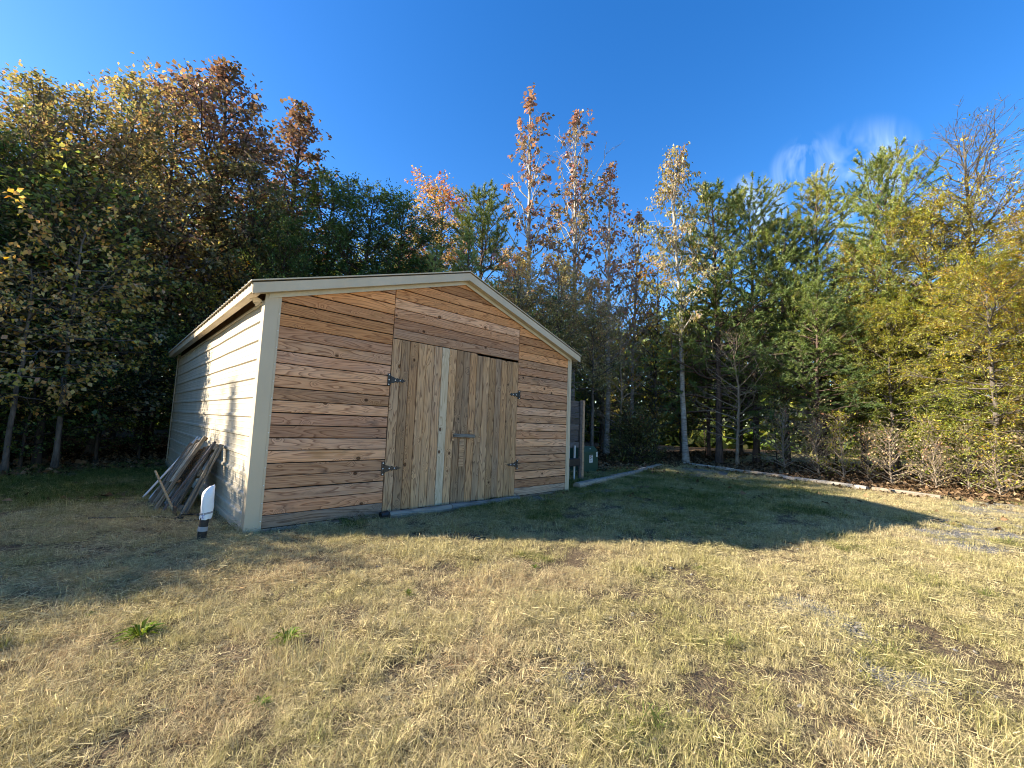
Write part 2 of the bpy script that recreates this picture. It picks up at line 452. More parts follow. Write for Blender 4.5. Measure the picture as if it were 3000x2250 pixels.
G_EVER = [(0.0, (0.0283, 0.0697, 0.0218)), (0.5, (0.0611, 0.1264, 0.0349)), (0.85, (0.1091, 0.1744, 0.0436)), (1.0, (0.218, 0.2399, 0.0654))]
G_UNDER = [(0.0, (0.0677, 0.1092, 0.0303)), (0.45, (0.1562, 0.2184, 0.0524)), (0.75, (0.3494, 0.3494, 0.0797)), (1.0, (0.5678, 0.3811, 0.101))]
G_BIRCH = [(0.0, (0.12, 0.14, 0.03)), (0.5, (0.27, 0.24, 0.07)), (0.8, (0.36, 0.28, 0.12)), (1.0, (0.30, 0.17, 0.09))]
G_OAK = [(0.0, (0.15, 0.20, 0.022)), (0.4, (0.27, 0.29, 0.03)), (0.7, (0.38, 0.34, 0.04)), (0.9, (0.44, 0.31, 0.04)), (1.0, (0.42, 0.20, 0.04))]
G_OAKO = [(0.0, (0.18, 0.20, 0.03)), (0.4, (0.34, 0.28, 0.035)), (0.7, (0.44, 0.28, 0.04)), (1.0, (0.46, 0.18, 0.04))]
G_PINE = [(0.0, (0.0701, 0.1222, 0.0316)), (0.4, (0.1309, 0.1869, 0.0431)), (0.75, (0.2438, 0.2875, 0.0575)), (1.0, (0.4025, 0.3539, 0.0719))]
G_CEDAR = [(0.0, (0.1201, 0.1966, 0.0655)), (0.5, (0.2184, 0.3167, 0.0983)), (0.85, (0.3494, 0.415, 0.131)), (1.0, (0.4805, 0.4368, 0.1529))]
G_DOG = [(0.0, (0.3201, 0.3159, 0.0602)), (0.35, (0.62, 0.4594, 0.1187)), (0.7, (0.62, 0.3844, 0.1157)), (1.0, (0.62, 0.283, 0.0695))]
G_YEL = [(0.0, (0.14, 0.15, 0.03)), (0.5, (0.36, 0.28, 0.04)), (1.0, (0.46, 0.22, 0.03))]
G_BUSH = [(0.0, (0.0714, 0.0918, 0.0265)), (0.6, (0.1836, 0.1734, 0.0408)), (0.85, (0.3264, 0.153, 0.051)), (1.0, (0.408, 0.1224, 0.051))]
for k, s, tl in [('gum_red', G_RED, .42), ('gum_sparse', G_SPARSE, .42), ('mix', G_MIX, .48), ('tan_leaf', G_TAN, .35), ('ever', G_EVER, .35), ('under', G_UNDER, .5),
                 ('birch', G_BIRCH, .35), ('oak', G_OAK, .38), ('oak_orange', G_OAKO, .38), ('pine', G_PINE, .2), ('cedar', G_CEDAR, .25), ('dog', G_DOG, .4), ('yellow', G_YEL, .45), ('bush', G_BUSH, .25)]:
    M['leaf_' + k] = leaf_mat('leaf_' + k, s, tl)

# ------------------------------------------------------------------ ground
EDGE = [(-30, 5.5), (-9, 6.2), (-4.5, 6.6), (-2.5, 7.0), (-0.6, 8.2), (0.2, 8.9), (6.2, 9.0), (7.2, 4.0), (8.6, 2.2), (11.0, 2.0), (13.3, 1.9), (15.4, 1.9), (14.6, 0.4),
        (13.5, -1.7), (12.8, -4.5), (13.6, -6.2), (13.6, -9.0), (14.0, -20), (30, -60)]
EP = np.array(EDGE, float)

def forest_dist(x, y):
    """signed distance to the edge of the wood: > 0 inside the wood"""
    x = np.asarray(x, float); y = np.asarray(y, float)
    best = np.full(x.shape, 1e9); sgn = np.zeros(x.shape)
    for (ax, ay), (bx, by) in zip(EP[:-1], EP[1:]):
        dx, dy = bx - ax, by - ay
        t = np.clip(((x - ax) * dx + (y - ay) * dy) / (dx * dx + dy * dy), 0, 1)
        qx, qy = x - ax - t * dx, y - ay - t * dy
        d = np.hypot(qx, qy); cr = dx * qy - dy * qx
        u = d < best - 1e-6
        sgn = np.where(u, np.sign(cr), sgn); best = np.where(u, d, best)
    return best * sgn

def gravel_mask(x, y):
    x = np.asarray(x, float); y = np.asarray(y, float)
    n = vnoise(x, y, 0.9, 11, 3)
    n2 = vnoise(x, y, 0.35, 17, 2)
    drive = 1.25 * np.exp(-((y + 5.65 + 0.10 * (x - 8)) / 0.60) ** 2) * sstep(5.6, 7.4, x)
    pad = np.exp(-(((x - 13.2) / 2.2) ** 2 + ((y + 0.2) / 1.5) ** 2)) * 0.95
    near = np.exp(-(((x - 2.0) / 1.3) ** 2 + ((y + 4.7) / 0.7) ** 2)) * 0.36 + np.exp(-(((x - 4.2) / 1.2) ** 2 + ((y + 5.9) / 0.6) ** 2)) * 0.42
    near2 = np.exp(-(((x - 0.4) / 0.8) ** 2 + ((y + 3.9) / 0.4) ** 2)) * 0.35
    wall = np.exp(-((y + 0.35) / 0.3) ** 2) * sstep(3.2, 4.5, x) * sstep(8.5, 6.0, x) * 0.6
    m = drive + pad + near + near2 + wall + (n - 0.55) * 0.9 + (n2 - 0.5) * 0.35
    return sstep(0.22, 0.62, m)

def ground_z(x, y):
    x = np.asarray(x, float); y = np.asarray(y, float)
    z = (vnoise(x, y, 2.3, 3, 2) - 0.5) * 0.05 + (vnoise(x, y, 0.45, 5, 2) - 0.5) * 0.022
    near_shed = sstep(1.2, 0.1, np.maximum(np.maximum(-x - 0.1, x - 5.8), np.maximum(-y - 0.05, y - 8.3)))
    z = z * (1 - 0.75 * near_shed)
    fd = forest_dist(x, y)
    z = z + sstep(0.0, 9.0, fd) * 0.25 * vnoise(x, y, 3.0, 8)
    return z

def gz(x, y): return float(ground_z(np.array([x]), np.array([y]))[0])

ax_f = np.arange(-9, 20.01, 0.16)
def spread(a, lo, hi):
    l = [a[0]]; s = 0.3
    while l[-1] > lo: l.append(l[-1] - s); s *= 1.35
    h = [a[-1]]; s = 0.3
    while h[-1] < hi: h.append(h[-1] + s); s *= 1.35
    return np.concatenate([np.array(l[1:])[::-1], a, np.array(h[1:])])
gx = spread(np.arange(-8, 20.01, 0.16), -700, 900)
gy = spread(np.arange(-9, 10.01, 0.16), -700, 900)
GX, GY = np.meshgrid(gx, gy)
GZ = ground_z(GX, GY)
nxg, nyg = len(gx), len(gy)
ii = np.arange(nyg - 1)[:, None] * nxg + np.arange(nxg - 1)[None, :]
GF = np.stack([ii, ii + 1, ii + 1 + nxg, ii + nxg], -1).reshape(-1, 4)
gm = arr_mesh("ground", np.stack([GX, GY, GZ], -1).reshape(-1, 3), GF, smooth=True)
FD = forest_dist(GX, GY).ravel()
for nm, val in (("far_lawn", sstep(9, 12, np.hypot(GX - 1, GY + 3).ravel()) + sstep(-0.3, -1.5, (-(GX - CAM.x) * 0 + (GX - CAM.x) * math.sin(YAW) + (GY - CAM.y) * math.cos(YAW)).ravel())), ("gravel", gravel_mask(GX, GY).ravel()), ("litter", sstep(-0.5, 0.5, FD + (vnoise(GX, GY, 0.6, 31, 2).ravel() - 0.5) * 1.2))):
    a = gm.attributes.new(nm, 'FLOAT', 'POINT'); a.data.foreach_set("value", val.astype(np.float32))

def ground_material():
    g = N("ground_soil")
    P = g.n("ShaderNodeNewGeometry").outputs['Position']
    gr = g.n("ShaderNodeAttribute", attribute_name="gravel").outputs['Fac']
    li = g.n("ShaderNodeAttribute", attribute_name="litter").outputs['Fac']
    a = g.noise(P, 3.0, 3, 0.7); b = g.noise(P, 45, 3, 0.7); c = g.noise(P, 160, 2, 0.6)
    soil = g.mix(g.mr(b, 0.35, 0.65), (0.07, 0.05, 0.03), (0.17, 0.125, 0.075))
    soil = g.mix(g.mr(a, 0.45, 0.65, 0, 0.6), soil, (0.13, 0.10, 0.065))
    vo = g.n("ShaderNodeTexVoronoi", {'Vector': P, 'Scale': 60.0})
    st = g.n("ShaderNodeSeparateColor", {0: vo.outputs['Color']})
    grav = g.mix(st.outputs[0], (0.16, 0.155, 0.15), (0.36, 0.345, 0.32))
    grav = g.mix(g.mr(vo.outputs['Distance'], 0.35, 0.75), grav, (0.11, 0.10, 0.085))
    f = g.mr(g.math('ADD', gr, g.math('MULTIPLY', g.math('SUBTRACT', b, 0.5), 0.9)), 0.35, 0.6)
    col = g.mix(f, soil, grav)
    fl = g.n("ShaderNodeAttribute", attribute_name="far_lawn").outputs['Fac']
    col = g.mix(g.math('MULTIPLY', fl, g.mr(f, 0, 1, 0.85, 0.2), clamp=True), col, g.mix(b, (0.26, 0.21, 0.10), (0.44, 0.36, 0.18)))
    vl = g.n("ShaderNodeTexVoronoi", {'Vector': g.vmath('ADD', P, g.vmath('MULTIPLY', g.n("ShaderNodeTexNoise", {'Vector': P, 'Scale': 9.0}).outputs['Color'], (0.08, 0.08, 0))), 'Scale': 13.0})
    ls = g.n("ShaderNodeSeparateColor", {0: vl.outputs['Color']})
    lit = g.ramp(ls.outputs[0], [(0, (0.045, 0.03, 0.02)), (0.4, (0.10, 0.065, 0.04)), (0.75, (0.17, 0.11, 0.065)), (1, (0.22, 0.16, 0.10))])
    col = g.mix(li, col, lit)
    hgt = g.math('ADD', g.math('MULTIPLY', vo.outputs['Distance'], -0.6), g.math('ADD', b, g.math('MULTIPLY', c, 0.5)))
    g.bsdf(col, 0.95, hgt, 0.8, 0.02, spec=0.1)
    return g.m
gm.materials.append(ground_material())
ground = tag(link("ground", gm), kind="structure")

# ------------------------------------------------------------------ shed
W, D = 5.67, 8.2
SL = 0.319
XR = W / 2
def roof_z(x): return 2.82 + SL * (min(x, W - x) + 0.2)
def wood_top(x): return 2.715 + 0.318 * min(x, W - x)
shed = tag(empty("shed", (0, 0, 0)), "tan metal shed with brown plank front and double plank doors", "shed")

def plank(x0, x1, z0, z1, mat, parent, clip=False, name="plank", th=0.021, vertical=False, ydev=None):
    """one board with eased edges; horizontal boards may be cut to the gable slope"""
    poly = [(x0, z0), (x1, z0), (x1, z1), (x0, z1)]
    if clip:
        for sgn in (0, 1):          # clip against both slopes
            out = []
            def ins(p):
                return (2.715 + 0.318 * (p[0] if sgn == 0 else W - p[0])) - p[1]
            for i in range(len(poly)):
                a, b = poly[i], poly[(i + 1) % len(poly)]
                da, db = ins(a), ins(b)
                if da >= 0: out.append(a)
                if (da >= 0) != (db >= 0):
                    t = da / (da - db); out.append((a[0] + t * (b[0] - a[0]), a[1] + t * (b[1] - a[1])))
            poly = out
            if len(poly) < 3: return None
    q = []
    for p in poly:
        if not q or math.hypot(p[0] - q[-1][0], p[1] - q[-1][1]) > 0.004: q.append(p)
    poly = q
    ar = sum(poly[i][0] * poly[(i + 1) % len(poly)][1] - poly[(i + 1) % len(poly)][0] * poly[i][1] for i in range(len(poly))) / 2
    if len(poly) < 3 or ar < 0.004: return None
    cx = sum(p[0] for p in poly) / len(poly); cz = sum(p[1] for p in poly) / len(poly)
    n = len(poly)
    loc = [(p[0] - cx, p[1] - cz) for p in poly]
    if vertical: loc = [(p[1], -p[0]) for p in loc]
    e = 0.0045
    def inset(P):
        r = []
        for i in range(len(P)):
            p0, p1, p2 = Vector(P[i - 1]), Vector(P[i]), Vector(P[(i + 1) % len(P)])
            d1 = (p1 - p0).normalized(); d2 = (p2 - p1).normalized()
            n1 = Vector((-d1.y, d1.x)); n2 = Vector((-d2.y, d2.x))
            k = 1 + n1.dot(n2)
            r.append(tuple(p1 + (n1 + n2) * (e / max(k, 0.35))))
        return r
    fin = inset(loc)
    V = [(p[0], th / 2, p[1]) for p in loc] + [(p[0], -th / 2 + e, p[1]) for p in loc] + [(p[0], -th / 2, p[1]) for p in fin]
    F = [tuple(range(n))[::-1]]
    for i in range(n):
        j = (i + 1) % n
        F.append((i, j, n + j, n + i)); F.append((n + i, n + j, 2 * n + j, 2 * n + i))
    F.append(tuple(range(2 * n, 3 * n)))
    mb = MB(); mb.add(V, F)
    o = mb.build(name, mat, parent)
    dv = random.uniform(-0.003, 0.003) if ydev is None else ydev
    o.location = (cx, -th / 2 + 0.004 + dv, cz)
    o.rotation_euler = (random.uniform(-0.010, 0.010), (PI / 2 if vertical else 0) * 0, 0)
    if vertical: o.rotation_euler = (0, -PI / 2, 0) if False else (random.uniform(-0.002, 0.002), math.radians(-90), 0)
    return o

# backing wall behind the boards (front wall is a part that carries its planks)
XD0, XD1, ZDT = 1.613, 4.156, 2.488
fw = MB()
for (a, b) in ((0.02, XD0), (XD0, XR), (XR, XD1), (XD1, W - 0.02)):
    z0 = 0.02 if (b <= XD0 or a >= XD1) else ZDT + 0.01
    fw.add([(a, 0.012, z0), (b, 0.012, z0), (b, 0.012, wood_top(b) + 0.03), (a, 0.012, wood_top(a) + 0.03),
            (a, 0.06, z0), (b, 0.06, z0), (b, 0.06, wood_top(b) + 0.03), (a, 0.06, wood_top(a) + 0.03)],
           [(0, 1, 2, 3), (4, 7, 6, 5), (0, 4, 5, 1), (1, 5, 6, 2), (2, 6, 7, 3), (3, 7, 4, 0)])
front = fw.build("front_wall", M['dark_gap'], shed)
PT, Z0P = 0.147, 0.033
zk = [Z0P + PT * k for k in range(-1, 28)]
for (a, b) in ((0.125, XD0 - 0.004), (XD1 + 0.004, W - 0.055)):
    for z in zk:
        z0 = max(z, 0.0)
        if z0 >= z + PT - 0.02: continue
        if z == zk[0]: z0 = -0.04
        g1, g2 = random.uniform(0.003, 0.008), random.uniform(0.003, 0.008)
        top = z > 2.30
        plank(a, b - random.uniform(0, 0.004), z0 + g1, z + PT - g2, M['plank_top'] if (top and random.random() < 0.8) else M['plank_low'] if z < 0.15 else M['plank'], front, clip=True)
z = ZDT
while z < 3.7:
    plank(XD0 + 0.003, XD1 - 0.003, z + random.uniform(0.003, 0.006), z + PT - random.uniform(0.003, 0.006),
          M['plank_top'] if z > 3.05 else M['plank'], front, clip=True)
    z += PT

# doors
NB = 9
bw = (XD1 - XD0) / (2 * NB)
def hinge(parent, x, z, sgn, mat, length=0.235, plate=0.085, name="hinge"):
    mb = MB()
    y0 = -0.034
    px0, px1 = (x - 0.028, x + 0.018)
    mb.box(px0, px1, y0, -0.024, z - plate, z + plate, 0, ch=0.003)
    mb.tube([(x + 0.016 * sgn, y0 - 0.004, z - 0.055), (x + 0.016 * sgn, y0 - 0.004, z + 0.055)], [0.009, 0.009], 8)
    s0 = x + 0.018 * sgn
    prof = [(0.0, 0.052), (0.05, 0.040), (0.085, 0.022), (0.11, 0.034), (0.13, 0.020), (0.165, 0.016), (0.185, 0.028), (0.205, 0.014), (length, 0.002)]
    vs = []
    for (l, h) in prof: vs += [(s0 + sgn * l, y0, z - h), (s0 + sgn * l, y0, z + h)]
    k = len(vs)
    vs += [(v[0], -0.025, v[2]) for v in vs[:k]]
    fs = []
    for i in range(len(prof) - 1):
        a = 2 * i
        fs += [(a, a + 2, a + 3, a + 1), (k + a, k + a + 1, k + a + 3, k + a + 2), (a, k + a, k + a + 2, a + 2), (a + 1, a + 3, k + a + 3, k + a + 1)]
    fs += [(0, 1, k + 1, k), (k - 2, 2 * k - 2, 2 * k - 1, k - 1)]
    mb.add(vs, fs)
    h = mb.build(name, mat, parent)
    sb = MB()
    for (sx, sz) in ((x - 0.008, z - plate * 0.8), (x - 0.008, z), (x - 0.008, z + plate * 0.8), (s0 + sgn * 0.15, z), (s0 + sgn * 0.07, z)):
        if sx > s0 - 0.2: sb.tube([(sx, y0 + 0.001, sz), (sx, y0 - 0.006, sz)], [0.010, 0.007], 8)
    sb.m = [1] * len(sb.m)
    # screws share the hinge mesh so that the hinge stays one sub-part
    me = h.data; b0 = len(me.vertices)
    mb.add(sb.v, sb.f, 1)
    nm = bpy.data.meshes.new(name); nm.from_pydata(mb.v, [], mb.f)
    for q in (mat, M['screw']): nm.materials.append(q)
    nm.polygons.foreach_set("material_index", mb.m); nm.update()
    h.data = nm
    return h

for side in (0, 1):
    mb = MB()
    xa = XD0 + 0.006 if side == 0 else XD0 + NB * bw + 0.006
    xb = xa + NB * bw - 0.012
    for zc in (0.35, 1.25, 2.2): mb.box(xa, xb, 0.012, 0.05, zc - 0.07, zc + 0.07)
    mb.box(xa, xb, 0.052, 0.06, 0.05, 2.44)
    dr = mb.build("door", M['dark_gap'], shed)
    for i in range(NB):
        gi = side * NB + i
        x0 = XD0 + gi * bw + random.uniform(0.002, 0.005); x1 = XD0 + (gi + 1) * bw - random.uniform(0.002, 0.005)
        ztop = ZDT - 0.006 if side == 0 else ZDT - 0.034 + random.uniform(-0.004, 0.004)
        if gi in (9, 10): ztop = ZDT - 0.006
        mat = M['new_plank'] if gi == 6 else M['door_plank']
        plank(x0, x1, 0.05 + random.uniform(-0.012, 0.012), ztop, mat, dr, vertical=True, ydev=-0.006 + random.uniform(-0.003, 0.003))
    if side == 0:
        hinge(dr, 1.590, 1.885, 1, M['iron']); hinge(dr, 1.585, 0.645, 1, M['rust'], 0.26, 0.095)
    else:
        hinge(dr, 4.195, 1.860, -1, M['iron'], 0.24, 0.075); hinge(dr, 4.200, 0.605, -1, M['rust'], 0.25, 0.085)
        mb = MB(); mb.box(2.70, 3.13, -0.075, -0.048, 1.085, 1.14, ch=0.006, M=Matrix.Rotation(0.02, 4, 'Y') @ Matrix.Identity(4))
        lb = mb.build("latch_bar", M['grey_wood'], dr); lb.location.z = 0.055
        mb = MB(); mb.box(2.86, 2.955, -0.050, -0.034, 0.62, 1.06, ch=0.005); mb.box(2.71, 2.76, -0.05, -0.034, 1.03, 1.2, ch=0.004); mb.box(3.06, 3.10, -0.05, -0.034, 1.06, 1.2, ch=0.004)
        mb.build("latch_block", M['door_plank'], dr)

# left wall: ribbed sheet, ribs every 0.229 m, profile (z, x)
def ribbed(name, x, sgn, y0, y1, z0, z1, mat):
    prof = [(z0, 0.0)]
    zr = 0.17
    while zr < z1 - 0.05:
        prof += [(zr - 0.030, 0.0), (zr - 0.015, 0.020), (zr + 0.015, 0.020), (zr + 0.030, 0.0)]
        # shallow minor beads between the ribs
        for dz in (0.075, 0.15):
            if zr + dz + 0.01 < z1: prof += [(zr + dz - 0.010, 0.0), (zr + dz, 0.0035), (zr + dz + 0.010, 0.0)]
        zr += 0.229
    prof.append((z1, 0.0))
    ys = np.linspace(y0, y1, 28)
    V = []; F = []
    for iy, yy in enumerate(ys):
        for (zz, h) in prof:
            wob = 0.004 * math.sin(yy * 1.9 + zz * 2.1) + 0.002 * math.sin(yy * 5.3 - zz * 4)
            V.append((x + sgn * (h + wob), yy, zz))
    n = len(prof)
    for i in range(len(ys) - 1):
        for j in range(n - 1):
            F.append((i * n + j, (i + 1) * n + j, (i + 1) * n + j + 1, i * n + j + 1))
    mb = MB(); mb.add(V, F)
    # back skin
    mb.box(min(x - sgn * 0.012, x - sgn * 0.03), max(x - sgn * 0.012, x - sgn * 0.03), y0, y1, z0, z1 - 0.01)
    return mb.build(name, mat, shed)
ribbed("left_wall", 0.0, -1, 0.03, D, 0.06, 2.655, M['cream'])
ribbed("right_wall", W, 1, 0.03, D, 0.06, 2.655, M['cream'])
mb = MB()
mb.add([(0.03, D - 0.02, 0), (W - 0.03, D - 0.02, 0), (W - 0.03, D - 0.02, 2.70), (XR, D - 0.02, 3.6), (0.03, D - 0.02, 2.70)], [(4, 3, 2, 1, 0)])
mb.add([(0.03, D - 0.05, 0), (W - 0.03, D - 0.05, 0), (W - 0.03, D - 0.05, 2.70), (XR, D - 0.05, 3.6), (0.03, D - 0.05, 2.70)], [(0, 1, 2, 3, 4)])
mb.build("rear_wall", M['cream'], shed, fix=False)
for s, nm in ((0, "eave_beam"), (1, "eave_beam")):
    x = 0.025 if s == 0 else W - 0.065
    mb = MB(); mb.box(x, x + 0.04, 0.1, D - 0.06, 2.60, 2.86); mb.build("eave_beam", M['brown_beam'], shed)
# top track lying on the siding
for x0, x1 in ((-0.026, 0.03), (W - 0.03, W + 0.026)):
    mb = MB(); mb.box(x0, x1, 0.10, D - 0.03, 2.645, 2.675, ch=0.004); mb.build("wall_track", M['cream'], shed)
# base rails
for x0, x1 in ((-0.045, 0.03), (W - 0.03, W + 0.045)):
    mb = MB(); mb.box(x0, x1, 0.10, D, -0.06, 0.075, ch=0.004); mb.build("base_rail", M['tan'], shed)
# corner trims
def corner(xc, sg, yc, sy, wf, ws):
    mb = MB()
    a, b = sorted((xc - sg * 0.034, xc + sg * wf))
    ya, yb = (yc - 0.036, yc - 0.022) if sy < 0 else (yc + 0.022, yc + 0.036)
    mb.box(a, b, ya, yb, -0.05, 2.765, ch=0.003)
    # stepped flange towards the boards
    f0, f1 = sorted((xc + sg * wf, xc + sg * (wf + 0.028)))
    mb.box(f0 + 0.0005, f1, -0.026 + yc if sy < 0 else yc + 0.012, yc - 0.016 if sy < 0 else yc + 0.026, -0.05, 2.765)
    c0, c1 = sorted((xc - sg * 0.034, xc - sg * 0.0215))
    yy = sorted((yc + sy * 0.0215, yc - sy * ws))
    mb.box(c0, c1, yy[0], yy[1], -0.05, 2.655, ch=0.002)
    o = mb.build("corner_trim", M['tan'], shed)
    return o
ct = corner(0.0, 1, 0.0, -1, 0.112, 0.10)
corner(W, -1, 0.0, -1, 0.045, 0.10)
corner(0.0, 1, D, 1, 0.1, 0.10); corner(W, -1, D, 1, 0.1, 0.10)
mb = MB(); mb.tube([(0, 0, 0), (0, -0.0045, 0)], [0.0065, 0.005], 6)
sc0 = mb.build("screw", M['screw'], ct)
for i in range(14):
    o = sc0 if i == 0 else sc0.copy()
    if i: COL.objects.link(o)
    o.location = (0.127, -0.0258, 0.12 + i * 0.2)

# roof
YF, YB = -0.13, D + 0.12
def roof_sheet(sg):
    ys = [YF]
    y = YF + 0.08
    prof = [(YF, 0.0)]
    while y < YB - 0.1:
        prof += [(y - 0.022, 0.0), (y - 0.011, 0.018), (y + 0.011, 0.018), (y + 0.022, 0.0)]
        y += 0.152
    prof.append((YB, 0.0))
    V = []; n = len(prof)
    for xx in (-0.225, XR):
        for (yy, h) in prof: V.append((xx if sg > 0 else W - xx, yy, 2.82 + SL * (xx + 0.2) - 0.012 + h))
    for xx in (-0.225, XR):
        for (yy, h) in prof: V.append((xx if sg > 0 else W - xx, yy, 2.82 + SL * (xx + 0.2) - 0.018 + h))
    F = []
    for j in range(n - 1):
        F.append((j, j + 1, n + j + 1, n + j)); F.append((2 * n + j, 3 * n + j, 3 * n + j + 1, 2 * n + j + 1))
        F.append((j, 2 * n + j, 2 * n + j + 1, j + 1)); F.append((n + j, n + j + 1, 3 * n + j + 1, 3 * n + j))
    mb = MB(); mb.add(V, F)
    return mb.build("roof_panel", M['roof'], shed)
roof_sheet(1); roof_sheet(-1)
mb = MB()
for sg in (1, -1):
    X = lambda q: q if sg > 0 else W - q
    a, b = X(XR - 0.14), X(XR)
    z0, z1 = roof_z(XR - 0.14) + 0.012, roof_z(XR) + 0.014
    mb.add([(a, YF - 0.012, z0), (b, YF - 0.012, z1), (b, YB, z1), (a, YB, z0), (a, YF - 0.012, z0 - 0.008), (b, YF - 0.012, z1 - 0.008), (b, YB, z1 - 0.008), (a, YB, z0 - 0.008)],
           [(0, 1, 2, 3), (4, 7, 6, 5), (0, 4, 5, 1), (2, 6, 7, 3), (0, 3, 7, 4)])
mb.build("ridge_cap", M['roof'], shed)
# rake trims: fascia, top lip and the lower return in front of the boards
for sg in (1, -1):
    X = lambda q: q if sg > 0 else W - q
    def strip(mb, xa, xb, y0, y1, dtop, dbot):
        V = []
        for yy in (y0, y1):
            for xx in (xa, xb):
                for dz in (dtop, dbot): V.append((X(xx), yy, 2.82 + SL * (xx + 0.2) - dz))
        mb.add(V, [(0, 1, 3, 2), (4, 6, 7, 5), (0, 2, 6, 4), (1, 5, 7, 3), (0, 4, 5, 1), (2, 3, 7, 6)])
    mb = MB(); strip(mb, -0.19, XR, -0.142, -0.131, 0.028, 0.150); mb.build("rake_trim", M['tan'], shed)
    mb = MB(); strip(mb, -0.215, XR, -0.155, -0.02, -0.006, 0.010); mb.build("rake_lip", M['tan'], shed)
    mb = MB(); strip(mb, -0.16, XR, -0.130, -0.035, 0.138, 0.149); strip(mb, -0.0, XR, -0.046, -0.034, 0.150, 0.205); mb.build("gable_trim", M['cream'], shed)
    # eave fascia along the side
    mb = MB()
    x0, x1 = sorted((X(-0.195), X(-0.175)))
    mb.box(x0, x1, -0.129, YB, 2.690, 2.800, ch=0.003)
    x0, x1 = sorted((X(-0.174), X(-0.10)))
    mb.box(x0, x1, -0.10, YB - 0.02, 2.692, 2.704)
    mb.build("eave_trim", M['tan'], shed)
# torn wrap sticking out under the eave at the corner
nu, nv = 9, 9
V = []; F = []
for i in range(nu):
    for j in range(nv):
        u, v = i / (nu - 1), j / (nv - 1)
        yy = 0.11 + 0.30 * u
        zz = 2.66 + 0.10 * v * (1 - 0.3 * u)
        xx = -0.03 - 0.13 * math.sin(v * 2.4) * (0.6 + 0.4 * math.sin(u * 5)) + random.uniform(-0.012, 0.012)
        V.append((xx, yy + random.uniform(-0.012, 0.012), zz + random.uniform(-0.008, 0.008)))
for i in range(nu - 1):
    for j in range(nv - 1): F.append((i * nv + j, (i + 1) * nv + j, (i + 1) * nv + j + 1, i * nv + j + 1))
mb = MB(); mb.add(V, F)
pw = mb.build("torn_wrap", M['paper'], shed, fix=False)
sm = pw.modifiers.new("solid", 'SOLIDIFY'); sm.thickness = 0.004

# ------------------------------------------------------------------ logs and landscape timbers
def log_piece(name, a, b, r, mat, label, cat, group=None, flat=0.8, seed=0):
    """weathered half-round timber between two ground points"""
    a = Vector(a); b = Vector(b); L = (b - a).length
    rr = random.Random(seed)
    n = 12; k = max(5, int(L / 0.14))
    V = []; F = []
    for i in range(k + 1):
        t = i / k
        rad = r * (1 + 0.03 * math.sin(t * 9 + seed) + rr.uniform(-0.012, 0.012))
        e = 0.93 if i in (0, k) else 1.0
        for j in range(n):
            th = 2 * PI * j / n
            yy = math.cos(th) * rad * e; zz = math.sin(th) * rad * e
            zz = max(min(zz, r * flat), -r * flat)
            V.append(((t - 0.5) * L, yy, zz + 0.012 * math.sin(t * 3 + seed)))
    for i in range(k):
        for j in range(n):
            j2 = (j + 1) % n
            F.append((i * n + j, i * n + j2, (i + 1) * n + j2, (i + 1) * n + j))
    F.append(tuple(range(n))[::-1]); F.append(tuple(range(k * n, k * n + n)))
    mb = MB(); mb.add(V, F)
    o = mb.build(name, mat)
    c = (a + b) / 2
    zg = gz(c.x, c.y)
    o.location = (c.x, c.y, zg + r * flat * 0.72)
    d = b - a
    o.rotation_euler = (0, math.atan2(-(gz(b.x, b.y) - gz(a.x, a.y)), L), math.atan2(d.y, d.x))
    return tag(o, label, cat, group)
log_piece("log", (1.62, -0.20, 0), (2.66, -0.20, 0), 0.062, M['log'], "grey log with a charred dark end lying at the left door's foot", "log", "logs at the shed doors", 0.85, 3)
log_piece("log", (2.63, -0.215, 0), (4.12, -0.165, 0), 0.060, M['log'], "longer grey log lying along the foot of the right door", "log", "logs at the shed doors", 0.85, 9)
mb = MB(); mb.tube([(1.50, -0.20, 0.05), (1.60, -0.20, 0.055)], [0.05, 0.058], 10)
o = mb.build("charred_stub", M['black_wrap']); tag(o, "short black charred stub at the log end by the left door", "wood stub")
TB = [((6.15, 0.10), (8.4, 0.62), "weathered landscape timber running from the shed corner past the plank screen"),
      ((8.42, 0.66), (10.8, 1.15), "weathered landscape timber in front of the green utility box"),
      ((10.82, 1.20), (13.2, 1.75), "mossy landscape timber in front of the round shrub"),
      ((15.35, 1.80), (14.2, -0.35), "pale landscape timber starting at the foot of the white-barked tree"),
      ((14.18, -0.42), (13.35, -2.10), "pale landscape timber below the pines, its end meeting a sunlit one"),
      ((13.25, -2.05), (12.75, -4.0), "sunlit landscape timber bordering the grass beside the brush"),
      ((12.72, -4.1), (12.6, -5.3), "short sunlit landscape timber at the end of the row, half sunk in grass")]
for i, (a, b, lb) in enumerate(TB):
    log_piece("landscape_timber", (*a, 0), (*b, 0), 0.088, M['timber'], lb, "timber", "landscape timbers edging the grass", 0.72, 20 + i)

